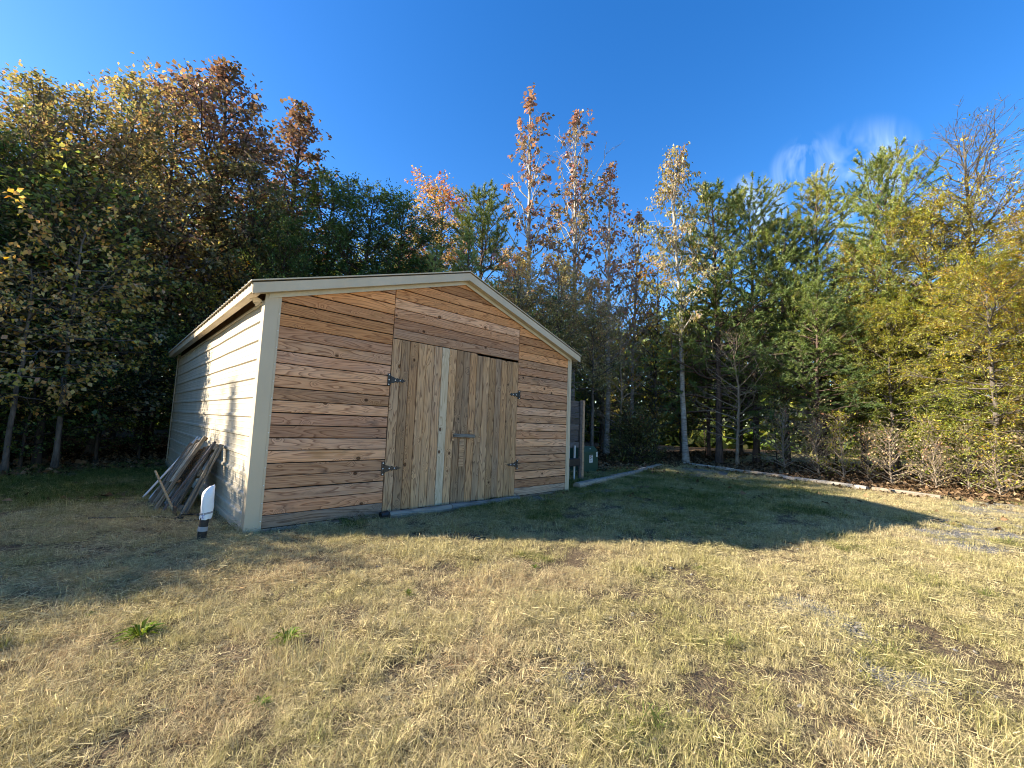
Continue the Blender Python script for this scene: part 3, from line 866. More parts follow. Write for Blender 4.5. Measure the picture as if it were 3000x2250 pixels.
# ------------------------------------------------------------------ wrapped standpipe with a white bag
hx, hy = -0.41, -0.05
hyd = tag(empty("wrapped_standpipe", (hx, hy, gz(hx, hy))), "black-wrapped standpipe with a white plastic bag over its top", "standpipe")
mb = MB(); mb.tube([(0, 0, -0.05), (0.004, 0, 0.1), (0.012, 0.0, 0.25), (0.018, 0, 0.33)], [0.040, 0.041, 0.038, 0.037], 14)
for zz in (0.19, 0.22, 0.285): mb.tube([(0.008, 0, zz), (0.010, 0, zz + 0.02)], [0.0405, 0.0400], 14)
mb.build("pole", M['black_wrap'], hyd, smooth=False)
mb = MB(); mb.tube([(0.003, 0, 0.105), (0.006, 0, 0.150)], [0.0455, 0.0445], 14); mb.build("tape", M['grey_tape'], hyd)
V = []; F = []; n = 18
ring = [(0.225, 0.050, 0.048), (0.25, 0.056, 0.050), (0.278, 0.052, 0.046), (0.300, 0.053, 0.047), (0.36, 0.055, 0.049), (0.43, 0.054, 0.048), (0.48, 0.052, 0.045), (0.515, 0.048, 0.034), (0.545, 0.038, 0.016), (0.562, 0.022, 0.008)]
for k, (zz, ra, rb) in enumerate(ring):
    for j in range(n):
        th = 2 * PI * j / n
        w = 1 + 0.10 * math.sin(3 * th + k * 0.7) + 0.06 * math.sin(7 * th - k * 1.3) + random.uniform(-0.035, 0.035)
        V.append((0.018 + 0.02 * (zz - 0.23) + 0.9 * max(0, zz - 0.50) * 0.35 + ra * w * math.cos(th), rb * w * math.sin(th), zz + random.uniform(-0.006, 0.006) + (0.008 * math.cos(th) if zz > 0.5 else 0)))
for k in range(len(ring) - 1):
    for j in range(n):
        j2 = (j + 1) % n
        F.append((k * n + j, k * n + j2, (k + 1) * n + j2, (k + 1) * n + j))
F.append(tuple(range((len(ring) - 1) * n, len(ring) * n)))
mb = MB(); mb.add(V, F)
bag = mb.build("bag", M['bag'], hyd, smooth=True)
mb = MB(); mb.tube([(0, 0, -0.009), (0, 0, 0.009)], [0.058, 0.058], 18); b2 = mb.build("bag_band", M['grey_tape'], hyd); b2.location = (0.020, 0, 0.288); b2.rotation_euler = (0.0, -0.14, 0)
b2.scale = (1, 0.92, 1)
mb = MB()
for (a, b) in (((-0.034, 0.235), (-0.028, 0.272)), ((-0.020, 0.235), (-0.028, 0.262)), ((-0.038, 0.272), (-0.010, 0.270))):
    mb.tube([(a[0] + 0.012, -0.047, a[1]), (b[0] + 0.012, -0.047, b[1])], [0.0028, 0.0028], 5)
mb.build("bag_print", M['blue'], hyd)

# ------------------------------------------------------------------ things leaning on the left wall
def leaning(name, parts, base, top_y, label, cat, mat, group=None, length=1.0, tilt=None):
    pass
def lean_frame(base, top):
    """matrix whose local X runs up the slope from base to top, Y along the wall, Z out of the face"""
    a = Vector(base); b = Vector(top); x = (b - a).normalized()
    y = Vector((0, 1, 0)); y = (y - x * x.dot(y)).normalized()
    zc = x.cross(y)
    mm = Matrix((x, y, zc)).transposed().to_4x4(); mm.translation = a
    return mm, (b - a).length
def put(o, mm):
    o.matrix_world = mm
    return o
# pallet
mmx, Lp = lean_frame((-0.50, 1.55, 0.03), (-0.085, 1.75, 0.92))
pal = tag(empty("pallet"), "weathered slatted wood pallet leaning on the cream side wall", "pallet"); put(pal, mmx)
for (x0) in (0.02, Lp * 0.50, Lp - 0.11):
    mb = MB(); mb.box(x0, x0 + 0.09, 0.0, 0.95, -0.085, -0.02, ch=0.004); mb.build("stringer", M['grey_wood'], pal)
for i in range(6):
    y0 = 0.015 + i * 0.155
    mb = MB(); mb.box(0.0, Lp - random.uniform(0, 0.03), y0, y0 + 0.10, -0.019, 0.0, ch=0.003); mb.build("slat", M['grey_wood'], pal)
for i in range(3):
    y0 = 0.02 + i * 0.37
    mb = MB(); mb.box(0.02, Lp - 0.02, y0, y0 + 0.09, -0.106, -0.086, ch=0.003); mb.build("slat", M['grey_wood'], pal)
# framed panel in front of the pallet
mmx, Lq = lean_frame((-0.66, 1.75, 0.03), (-0.17, 1.98, 0.98))
fr = tag(empty("framed_panel"), "wooden frame holding a pale ribbed board, leaning against the pallet", "frame"); put(fr, mmx)
for y0 in (0.0, 0.36, 0.72):
    mb = MB(); mb.box(0.0, Lq, y0, y0 + 0.042, -0.02, 0.022, ch=0.004); mb.build("frame_rail", M['grey_wood'], fr)
mb = MB(); mb.box(0.40, 0.44, -0.03, 0.79, -0.05, -0.022, ch=0.003); mb.build("cross_bar", M['brown_beam'], fr)
for i in range(5):
    y0 = 0.05 + i * 0.062
    mb = MB(); mb.box(0.42, Lq - 0.06, y0, y0 + 0.052, -0.020, 0.004, ch=0.004); mb.build("slat", M['new_plank'], fr)
for i in range(5):
    y0 = 0.41 + i * 0.062
    mb = MB(); mb.box(0.46, Lq - 0.06, y0, y0 + 0.052, -0.018, 0.002, ch=0.004); mb.build("slat", M['grey_wood'], fr)
mb = MB(); mb.box(Lq - 0.05, Lq - 0.005, 0.0, 0.76, -0.042, -0.021, ch=0.003); mb.build("top_rail", M['brown_beam'], fr)
# loose boards
for i, (bs, tp, w, lb) in enumerate([((-0.38, 1.40, 0.02), (-0.06, 1.42, 0.90), 0.14, "broad grey board leaning on the wall beside the white-bagged standpipe"),
                                     ((-0.44, 1.30, 0.02), (-0.10, 1.44, 0.86), 0.05, "narrow grey lath leaning in front of the broad grey board"),
                                     ((-0.60, 1.62, 0.02), (-0.11, 1.58, 0.93), 0.06, "dark narrow board leaning across the pallet edge")]):
    mmx, L = lean_frame(bs, tp)
    mb = MB(); mb.box(0, L, -w / 2, w / 2, -0.012, 0.012, ch=0.003)
    o = mb.build("board", M['dark_wood'] if i == 2 else M['grey_wood']); put(o, mmx); tag(o, lb, "board")
# two pale pipes
for i, (bs, tp, lb) in enumerate([((-0.72, 2.95, 0.02), (-0.05, 3.55, 0.90), "longer pale pipe leaning at the far end of the pallet"),
                                  ((-0.66, 2.75, 0.02), (-0.05, 3.28, 0.90), "pale pipe leaning between the far pipe and the framed panel")]):
    a, b = Vector(bs), Vector(tp)
    mb = MB(); mb.tube([(0, 0, 0), tuple((b - a) * 0.5 + Vector((0, 0, -0.012))), tuple(b - a)], [0.016, 0.016, 0.016], 10)
    o = mb.build("pipe", M['pvc']); o.location = a; tag(o, lb, "pipe")
# old rake standing head-down
rk = tag(empty("rake", (-0.50, 1.35, gz(-0.5, 1.35))), "old long-handled rake standing in front of the leaning pallet", "rake")
mb = MB(); mb.tube([(0, 0, 0.05), (-0.10, 0.10, 0.28), (-0.22, 0.22, 0.56)], [0.014, 0.014, 0.013], 8); mb.build("handle", M['handle'], rk)
mb = MB(); mb.box(-0.022, 0.022, -0.02, 0.02, -0.01, 0.13, ch=0.004)
for i in range(6): mb.tube([(-0.05 + i * 0.02, 0, 0.02), (-0.055 + i * 0.022, -0.02, -0.015)], [0.004, 0.003], 5)
mb.build("rake_head", M['rust'], rk)
# coil of black hose
pts = []
for i in range(70):
    t = i / 69 * 2.6 * 2 * PI
    r = 0.16 + 0.02 * math.sin(t * 0.7)
    x, y = -0.36 + r * math.cos(t) * 0.9, 1.02 + r * math.sin(t) * 1.15
    pts.append((x, y, gz(x, y) + 0.018 + 0.014 * (t / (2 * PI)) + 0.012 * math.sin(t * 1.7)))
for i in range(12):
    t = i / 11; x, y = -0.52 - 0.75 * t, 1.15 + 0.55 * t + 0.08 * math.sin(t * 5)
    pts.append((x, y, gz(x, y) + 0.022))
mb = MB(); mb.tube(pts, [0.009] * len(pts), 6)
tag(mb.build("hose", M['hose'], smooth=True), "black hose coiled on the ground below the leaning boards", "hose")

# ------------------------------------------------------------------ plank screen, pipes, utility box
scr = tag(empty("plank_screen", (7.55, 1.05, gz(7.55, 1.05))), "grey plank screen with a tan post beyond the shed's right corner", "screen")
for i in range(8):
    z0 = 0.80 + i * 0.147
    mb = MB(); mb.box(-1.70, -0.075, -0.012, 0.012, z0 + 0.004, z0 + 0.142, ch=0.003)
    o = mb.build("plank", M['dark_wood'], scr); o.rotation_euler = (random.uniform(-0.02, 0.02), random.uniform(-0.006, 0.006), 0)
mb = MB(); mb.box(-0.125, -0.035, -0.06, -0.0135, -0.08, 1.97, ch=0.004); mb.build("upright", M['dark_wood'], scr)
mb = MB(); mb.box(-0.034, 0.055, -0.065, 0.03, -0.08, 2.0, ch=0.005); mb.build("post", M['post_wood'], scr)
mb = MB(); mb.box(-1.78, -1.70, -0.045, 0.045, -0.08, 1.95, ch=0.004); mb.build("post", M['dark_wood'], scr)
for i, (px, nm) in enumerate(((6.98, "left"), (7.20, "right"))):
    mb = MB(); mb.tube([(0, 0, -0.05), (0.0, 0, 0.40), (0, 0, 0.85)], [0.026 if i else 0.018] * 3, 12)
    o = mb.build("drain_pipe", M['pvc']); o.location = (px, 0.98, gz(px, 0.98))
    tag(o, "thicker white pipe standing below the plank screen's boards" if i else "thin white pipe standing below the plank screen's boards", "pipe")
mb = MB(); mb.box(-0.19, 0.25, -0.06, 0.055, 0.0, 0.19, ch=0.02)
o = mb.build("pipe_insulation", M['black_wrap']); o.location = (7.05, 0.92, 0.36); tag(o, "black block of insulation strapped across the two white pipes", "insulation")

bx = tag(empty("utility_box", (9.15, 1.85, gz(9.15, 1.85)), 0.10), "dark green metal utility box with white warning stickers", "utility box")
mb = MB()
w2, dpt, h1, h2 = 0.40, 0.62, 0.60, 0.74
prof = [(0, 0.0), (0, h1), (0.13, h2), (dpt, h2), (dpt, 0.0)]
V = [(-w2, p[0], p[1]) for p in prof] + [(w2, p[0], p[1]) for p in prof]
mb.add(V, [(0, 1, 2, 3, 4), (9, 8, 7, 6, 5), (0, 5, 6, 1), (1, 6, 7, 2), (2, 7, 8, 3), (3, 8, 9, 4), (4, 9, 5, 0)])
bo = mb.build("body", M['green_box'], bx)
bv = bo.modifiers.new("bevel", 'BEVEL'); bv.width = 0.014; bv.segments = 3
mb = MB(); mb.box(-w2 + 0.02, w2 - 0.02, -0.008, 0.0, 0.14, h1 - 0.02, ch=0.003); mb.build("door_panel", M['green_box'], bx)
mb = MB(); mb.box(-w2 - 0.03, w2 + 0.03, -0.04, dpt + 0.04, -0.05, 0.02, ch=0.01); mb.build("plinth", M['green_box'], bx)
mb = MB(); mb.tube([(0.0, 0.055, 0.668), (0.0, 0.04, 0.69)], [0.016, 0.014], 10); mb.build("lock", M['screw'], bx)
def sticker(x0, x1, z0, z1, rows):
    mb = MB(); mb.box(x0, x1, -0.0115, -0.0085, z0, z1); st = mb.build("sticker", M['sticker'], bx)
    for (a, b, c, d, mt) in rows:
        mb = MB(); mb.box(x0 + a * (x1 - x0), x0 + b * (x1 - x0), -0.0135, -0.0118, z0 + c * (z1 - z0), z0 + d * (z1 - z0)); mb.build("print", M[mt], st)
sticker(-0.13, 0.06, 0.28, 0.50, [(0.12, 0.9, 0.86, 0.95, 'ink'), (0.12, 0.55, 0.72, 0.82, 'red_ink'), (0.12, 0.5, 0.47, 0.55, 'ink'), (0.12, 0.35, 0.58, 0.66, 'red_ink'), (0.2, 0.8, 0.30, 0.35, 'ink'), (0.2, 0.7, 0.18, 0.23, 'ink'), (0.6, 0.85, 0.55, 0.78, 'ink')])
sticker(0.27, 0.35, 0.44, 0.58, [(0.3, 0.7, 0.15, 0.3, 'ink'), (0.3, 0.7, 0.42, 0.58, 'ink'), (0.3, 0.7, 0.70, 0.85, 'ink')])
# ------------------------------------------------------------------ trees
def unit(v): return v / (np.linalg.norm(v, axis=-1, keepdims=True) + 1e-9)

def make_leaves(A, Dv, cl, size, width, spread, k, droop, g, fold=0.12, flat=0.0):
    """A anchors (n,3), Dv twig directions, cl clump random 0..1; k leaves per anchor, one folded diamond each"""
    n = len(A); m = n * k
    P = np.repeat(A, k, 0) + g.normal(0, spread, (m, 3)) * np.array([1, 1, 0.7])
    d = unit(np.repeat(Dv, k, 0) * 0.8 + g.normal(0, 0.55, (m, 3)) + np.array([0, 0, -droop]))
    if flat: d[:, 2] *= (1 - flat); d = unit(d)
    up = unit(g.normal(0, 0.55, (m, 3)) + np.array([0, 0, 1.0]))
    s = unit(np.cross(d, up)); nn = np.cross(s, d)
    L = size * g.uniform(0.65, 1.25, (m, 1)); Wd = L * width * g.uniform(0.8, 1.2, (m, 1))
    v0 = P; v2 = P + d * L - nn * L * 0.10
    v1 = P + d * L * 0.45 + s * Wd * 0.5 + nn * L * fold; v3 = P + d * L * 0.45 - s * Wd * 0.5 + nn * L * fold
    V = np.stack([v0, v1, v2, v3], 1).reshape(-1, 3)
    F = np.arange(m * 4).reshape(-1, 4)
    r = np.clip(np.repeat(cl, k) * 0.62 + g.uniform(0, 1, m) * 0.38, 0, 1)
    return V, F, r

def make_needles(A, Dv, cl, L, k, g, w=0.012):
    """pine shoots: each anchor carries a brush of k thin needles"""
    n = len(A); m = n * k
    d0 = np.repeat(unit(Dv + np.array([0, 0, 0.25])), k, 0)
    along = g.uniform(-0.6, 1.0, (m, 1)) * L * 0.9
    d = unit(d0 * 0.75 + g.normal(0, 0.55, (m, 3)))
    P = np.repeat(A, k, 0) + d0 * along
    s = unit(np.cross(d, g.normal(0, 1, (m, 3)))) * w
    l = L * g.uniform(0.7, 1.2, (m, 1))
    V = np.stack([P - s, P + s, P + d * l], 1).reshape(-1, 3)
    F = np.arange(m * 3).reshape(-1, 3)
    r = np.clip(np.repeat(cl, k) * 0.75 + g.uniform(0, 1, m) * 0.25, 0, 1)
    return V, F, r

def skeleton(g, H, r0, t0, nb, Lmax, prof, el0, el1, bend, nsub, sublen, wander=0.25, lean=(0, 0), sides=9, sub2=0, bare=None, t1=0.985):
    tubes = []; A = []; Dv = []; C = []
    k = 14
    t = np.linspace(0, 1, k)
    off = np.cumsum(g.normal(0, wander * H / 100, (k, 2)), 0); off[0] = 0
    off = off * np.linspace(0, 1, k)[:, None] ** 0.6
    P = np.column_stack([off[:, 0] + lean[0] * t * H, off[:, 1] + lean[1] * t * H, t * H])
    R = r0 * (1 - t) ** 0.85 + 0.012
    R[0] *= 1.35
    tubes.append((P, R, sides))
    az = g.uniform(0, 6.28)
    for i in range(nb):
        u = (i + g.uniform(0, 1)) / nb
        tt = t0 + (t1 - t0) * u
        base = np.array([np.interp(tt, t, P[:, j]) for j in range(3)])
        rb = np.interp(tt, t, R)
        az += 2.4 + g.normal(0, 0.5)
        L = Lmax * prof(u) * g.uniform(0.7, 1.2)
        if L < 0.08: continue
        el = el0 + (el1 - el0) * u + g.normal(0, 0.12)
        d = np.array([math.cos(az) * math.cos(el), math.sin(az) * math.cos(el), math.sin(el)])
        q = 6; s = np.linspace(0, 1, q)
        side = np.cross(d, [0, 0, 1.0]); side /= np.linalg.norm(side) + 1e-9
        wv = g.normal(0, 0.10) * L
        BP = base + d * (L * s)[:, None] + np.array([0, 0, 1.0]) * (bend * L * s ** 2)[:, None] + side * (wv * s ** 2)[:, None]
        BP[1:] += g.normal(0, 0.02 * L, (q - 1, 3))
        br = min(rb * 0.55, 0.012 + 0.016 * L)
        tubes.append((BP, br * (1 - s) ** 0.8 + 0.004, 4))
        clump = np.clip(0.25 + 0.5 * u + g.normal(0, 0.22), 0, 1)
        ns = max(2, int(nsub * (0.5 + 0.5 * L / Lmax)))
        for j in range(ns):
            v = 0.18 + 0.82 * (j + g.uniform(0, 1)) / ns
            b2 = np.array([np.interp(v, s, BP[:, c]) for c in range(3)])
            bd = unit(BP[min(q - 1, int(v * (q - 1)) + 1)] - BP[int(v * (q - 1) * 0.999)])
            dd = unit(bd + g.normal(0, 0.75, 3) * np.array([1, 1, 0.55]))
            L2 = sublen * L * (1.15 - 0.6 * v) * g.uniform(0.6, 1.2) + 0.10
            e2 = b2 + dd * L2 + np.array([0, 0, bend * L2 * 0.4])
            mid = (b2 + e2) / 2 + g.normal(0, 0.05 * L2, 3)
            tubes.append((np.array([b2, mid, e2]), np.array([br * 0.42, br * 0.28, 0.0035]), 3))
            cc = np.clip(clump + g.normal(0, 0.10), 0, 1)
            na = max(2, int(L2 / 0.16))
            if bare is None or g.uniform() > bare(u):
                for a in range(na):
                    f = 0.25 + 0.8 * (a + g.uniform(0, 1)) / na
                    A.append(b2 + (e2 - b2) * min(f, 1.05)); Dv.append(dd); C.append(cc)
            for _ in range(sub2):
                f = g.uniform(0.3, 1); p0 = b2 + (e2 - b2) * f
                d3 = unit(dd + g.normal(0, 0.7, 3)); p1 = p0 + d3 * L2 * g.uniform(0.25, 0.6)
                tubes.append((np.array([p0, p1]), np.array([br * 0.22 + 0.002, 0.0025]), 3))
                if bare is None or g.uniform() > bare(u):
                    A.append(p1); Dv.append(d3); C.append(cc)
                    A.append((p0 + p1) / 2); Dv.append(d3); C.append(cc)
    return tubes, np.array(A), np.array(Dv), np.array(C)

def tubes_mesh(name, tubes, mat):
    Vs = []; Fs = []; b = 0
    for (P, R, n) in tubes:
        V, F = tube_arr(np.asarray(P, float), np.asarray(R, float), n)
        Vs.append(V); Fs.append(F + b); b += len(V)
    me = arr_mesh(name, np.concatenate(Vs), np.concatenate(Fs), smooth=True)
    me.materials.append(mat)
    return me

def p_cone(u): return (1 - u) ** 0.75 * 0.95 + 0.06
def p_oval(u): return math.sin(PI * (0.12 + 0.84 * u)) ** 0.7
def p_round(u): return math.sqrt(max(0.0, 1 - u ** 2.4)) * 0.9 + 0.10
def p_col(u): return min(1, (1 - u) * 2.6 + 0.10) * (0.75 + 0.25 * math.sin(PI * u))
def p_top(u): return 0.35 + 0.65 * math.sin(PI * min(1, 0.1 + u * 0.85))
PROTO = {}
def proto(key, seed, bark, leafmat, H=12.0, r0=0.11, t0=0.1, nb=60, Lmax=2.0, prof=p_oval, el0=0.3, el1=0.9, bend=0.1, nsub=7, sublen=0.45,
          leaf=(0.13, 0.6, 0.10, 3, 0.5), needles=None, **kw):
    g = np.random.default_rng(seed)
    tubes, A, Dv, C = skeleton(g, H, r0, t0, nb, Lmax, prof, el0, el1, bend, nsub, sublen, **kw)
    tm = tubes_mesh("trunk", tubes, M[bark])
    if needles:
        V, F, r = make_needles(A, Dv, C, needles[0], needles[1], g, needles[2])
    else:
        sz, wd, sp, k, dr = leaf
        V, F, r = make_leaves(A, Dv, C, sz, wd, sp, k, dr, g)
    cm = arr_mesh("crown", V, F, rnd=r); cm.materials.append(M[leafmat])
    PROTO[key] = (tm, cm, H, len(F))
    return PROTO[key]

proto('gum_red', 1, 'bark_dark', 'leaf_gum_red', nb=90, Lmax=2.1, t0=0.10, prof=p_col, el0=0.15, el1=1.0, nsub=8, leaf=(0.125, 0.7, 0.09, 6, 0.6))
proto('gum_red2', 2, 'bark_dark', 'leaf_gum_red', nb=84, Lmax=2.0, t0=0.12, prof=p_cone, el0=0.1, el1=0.9, nsub=8, leaf=(0.125, 0.7, 0.09, 6, 0.6))
proto('mix', 3, 'bark_dark', 'leaf_mix', nb=80, Lmax=2.5, t0=0.08, prof=p_round, el0=0.1, el1=0.95, nsub=8, leaf=(0.125, 0.62, 0.10, 6, 0.5))
proto('mix2', 4, 'bark_grey', 'leaf_mix', nb=64, Lmax=2.6, t0=0.12, prof=p_round, el0=0.2, el1=1.1, nsub=8, leaf=(0.125, 0.62, 0.10, 6, 0.5))
proto('tan', 5, 'bark_grey', 'leaf_tan_leaf', nb=52, Lmax=2.6, t0=0.38, prof=p_round, el0=0.2, el1=1.1, nsub=8, leaf=(0.12, 0.6, 0.10, 5, 0.6), sub2=1)
proto('ever', 6, 'bark_dark', 'leaf_ever', nb=90, Lmax=2.7, t0=0.05, prof=p_round, el0=0.0, el1=0.75, nsub=9, leaf=(0.125, 0.42, 0.09, 8, 0.2))
proto('ever2', 7, 'bark_dark', 'leaf_ever', nb=90, Lmax=2.6, t0=0.05, prof=p_oval, el0=0.0, el1=0.8, nsub=9, leaf=(0.125, 0.42, 0.09, 8, 0.2))
proto('sparse', 8, 'bark_pale', 'leaf_gum_sparse', r0=0.10, nb=46, Lmax=1.9, t0=0.25, prof=p_cone, el0=0.45, el1=1.15, bend=0.2, nsub=6, leaf=(0.15, 0.75, 0.07, 3, 0.9), sub2=1, bare=lambda u: 0.5)
proto('sparse2', 9, 'bark_pale', 'leaf_gum_sparse', r0=0.09, nb=50, Lmax=1.7, t0=0.30, prof=p_col, el0=0.6, el1=1.25, bend=0.25, nsub=6, leaf=(0.15, 0.75, 0.07, 3, 0.9), sub2=2, bare=lambda u: 0.85 if 0.6 < u < 0.88 else 0.45)
proto('pine', 10, 'bark_pine', 'leaf_pine', r0=0.13, nb=60, Lmax=2.9, t0=0.18, prof=lambda u: (1 - u) ** 0.6 * 0.95 + 0.10, el0=-0.05, el1=0.8, bend=0.16, nsub=11, sublen=0.5, needles=(0.15, 24, 0.011), sub2=1, bare=lambda u: 0.55 if u < 0.12 else 0.05)
proto('pine2', 11, 'bark_pine', 'leaf_pine', r0=0.12, nb=54, Lmax=3.0, t0=0.22, prof=lambda u: (1 - u) ** 0.45 * 0.85 + 0.12, el0=0.0, el1=0.9, bend=0.2, nsub=11, sublen=0.52, needles=(0.15, 24, 0.011), sub2=1, bare=lambda u: 0.6 if u < 0.15 else 0.05)
proto('cedar', 12, 'bark_pine', 'leaf_cedar', r0=0.10, nb=84, Lmax=2.1, t0=0.04, prof=p_cone, el0=0.05, el1=0.9, bend=0.2, nsub=9, sublen=0.4, needles=(0.13, 20, 0.012))
proto('birch', 13, 'bark_pale', 'leaf_birch', r0=0.105, nb=44, Lmax=1.6, t0=0.30, prof=p_oval, el0=0.5, el1=1.2, bend=0.1, nsub=6, leaf=(0.14, 0.5, 0.10, 4, 1.4), sub2=2, bare=lambda u: 0.25, wander=0.5)
proto('oak', 14, 'bark_grey', 'leaf_oak', nb=64, Lmax=2.9, t0=0.14, prof=p_top, el0=0.0, el1=1.0, bend=0.0, nsub=12, leaf=(0.13, 0.24, 0.055, 7, 0.2), sub2=2)
proto('oak2', 15, 'bark_grey', 'leaf_oak_orange', nb=60, Lmax=2.8, t0=0.16, prof=p_round, el0=0.0, el1=1.0, bend=0.0, nsub=11, leaf=(0.13, 0.24, 0.055, 7, 0.2), sub2=2)
proto('twigtop', 16, 'bark_grey', 'leaf_oak_orange', r0=0.10, nb=66, Lmax=2.3, t0=0.3, prof=p_oval, el0=0.3, el1=1.1, bend=0.1, nsub=9, leaf=(0.12, 0.26, 0.12, 6, 0.3), sub2=3, bare=lambda u: 0.15 + 0.85 * min(1, max(0, (u - 0.35) / 0.4)))
proto('under', 17, 'bark_dark', 'leaf_under', H=7.0, r0=0.05, nb=34, Lmax=1.7, t0=0.10, prof=p_top, el0=0.1, el1=1.0, bend=0.0, nsub=7, leaf=(0.125, 0.6, 0.16, 5, 0.3), wander=0.6)
proto('under2', 18, 'bark_dark', 'leaf_yellow', H=7.0, r0=0.05, nb=30, Lmax=1.6, t0=0.15, prof=p_oval, el0=0.2, el1=1.0, bend=0.0, nsub=7, leaf=(0.11, 0.6, 0.14, 5, 0.4), wander=0.6)
proto('dogwood', 19, 'bark_grey', 'leaf_dog', H=5.0, r0=0.045, nb=26, Lmax=1.7, t0=0.35, prof=p_top, el0=0.0, el1=0.5, bend=-0.05, nsub=6, leaf=(0.105, 0.72, 0.09, 5, 0.5), wander=0.7)
proto('bush', 20, 'bark_dark', 'leaf_bush', H=1.15, r0=0.03, nb=70, Lmax=1.15, t0=0.02, prof=lambda u: 0.55 + 0.45 * math.sin(PI * (0.2 + 0.6 * u)), el0=0.05, el1=1.2, bend=0.15, nsub=8, sublen=0.4, leaf=(0.085, 0.5, 0.06, 6, 0.2))
proto('pole', 21, 'bark_dark', 'leaf_under', r0=0.09, nb=30, Lmax=1.7, t0=0.42, prof=p_oval, el0=0.3, el1=1.0, nsub=6, leaf=(0.15, 0.6, 0.18, 6, 0.4), wander=0.5)
proto('pole2', 22, 'bark_pine', 'leaf_ever', r0=0.10, nb=34, Lmax=1.9, t0=0.38, prof=p_oval, el0=0.0, el1=0.9, nsub=6, leaf=(0.16, 0.45, 0.18, 6, 0.2), wander=0.4)
proto('hedge', 23, 'bark_dark', 'leaf_ever', H=6.5, r0=0.08, nb=90, Lmax=1.6, t0=0.03, prof=lambda u: 0.9, el0=0.0, el1=0.35, nsub=9, leaf=(0.16, 0.55, 0.15, 9, 0.2))
proto('brush', 24, 'twig', 'leaf_tan_leaf', H=2.2, r0=0.022, nb=36, Lmax=1.2, t0=0.02, prof=lambda u: 0.9 - 0.4 * u, el0=0.5, el1=1.2, bend=-0.05, nsub=5, sublen=0.55, leaf=(0.09, 0.55, 0.08, 1, 0.5), sub2=2, bare=lambda u: 0.45, wander=1.5)
proto('brush2', 25, 'twig', 'leaf_oak', H=2.0, r0=0.018, nb=34, Lmax=0.95, t0=0.02, prof=lambda u: 0.9 - 0.3 * u, el0=0.6, el1=1.2, bend=-0.1, nsub=5, sublen=0.5, leaf=(0.10, 0.42, 0.08, 2, 0.3), sub2=1, bare=lambda u: 0.25, wander=1.5)
proto('snag', 26, 'twig', 'leaf_tan_leaf', H=5.0, r0=0.05, nb=30, Lmax=1.6, t0=0.15, prof=p_oval, el0=0.2, el1=1.0, nsub=7, sublen=0.5, leaf=(0.08, 0.5, 0.05, 1, 0.5), sub2=3, bare=lambda u: 0.93, wander=0.8)

def tree(key, x, y, H, name, label, cat="tree", group=None, sxy=None, rz=None, lean=0.0, shape=None):
    tm, cm, H0, _ = PROTO[key]
    s = H * 0.955 / H0
    k = sxy if sxy else min(1.15, max(0.75, s ** -0.25))
    e = empty(name, (x, y, gz(x, y) - 0.03), rng.uniform(0, 6.28) if rz is None else rz)
    e.scale = (s * k, s * k, s)
    if lean: e.rotation_euler[0] = lean
    tag(e, label, cat, group)
    t = bpy.data.objects.new("trunk", tm); COL.objects.link(t); t.parent = e
    c = bpy.data.objects.new("crown", cm); COL.objects.link(c); c.parent = e
    return e

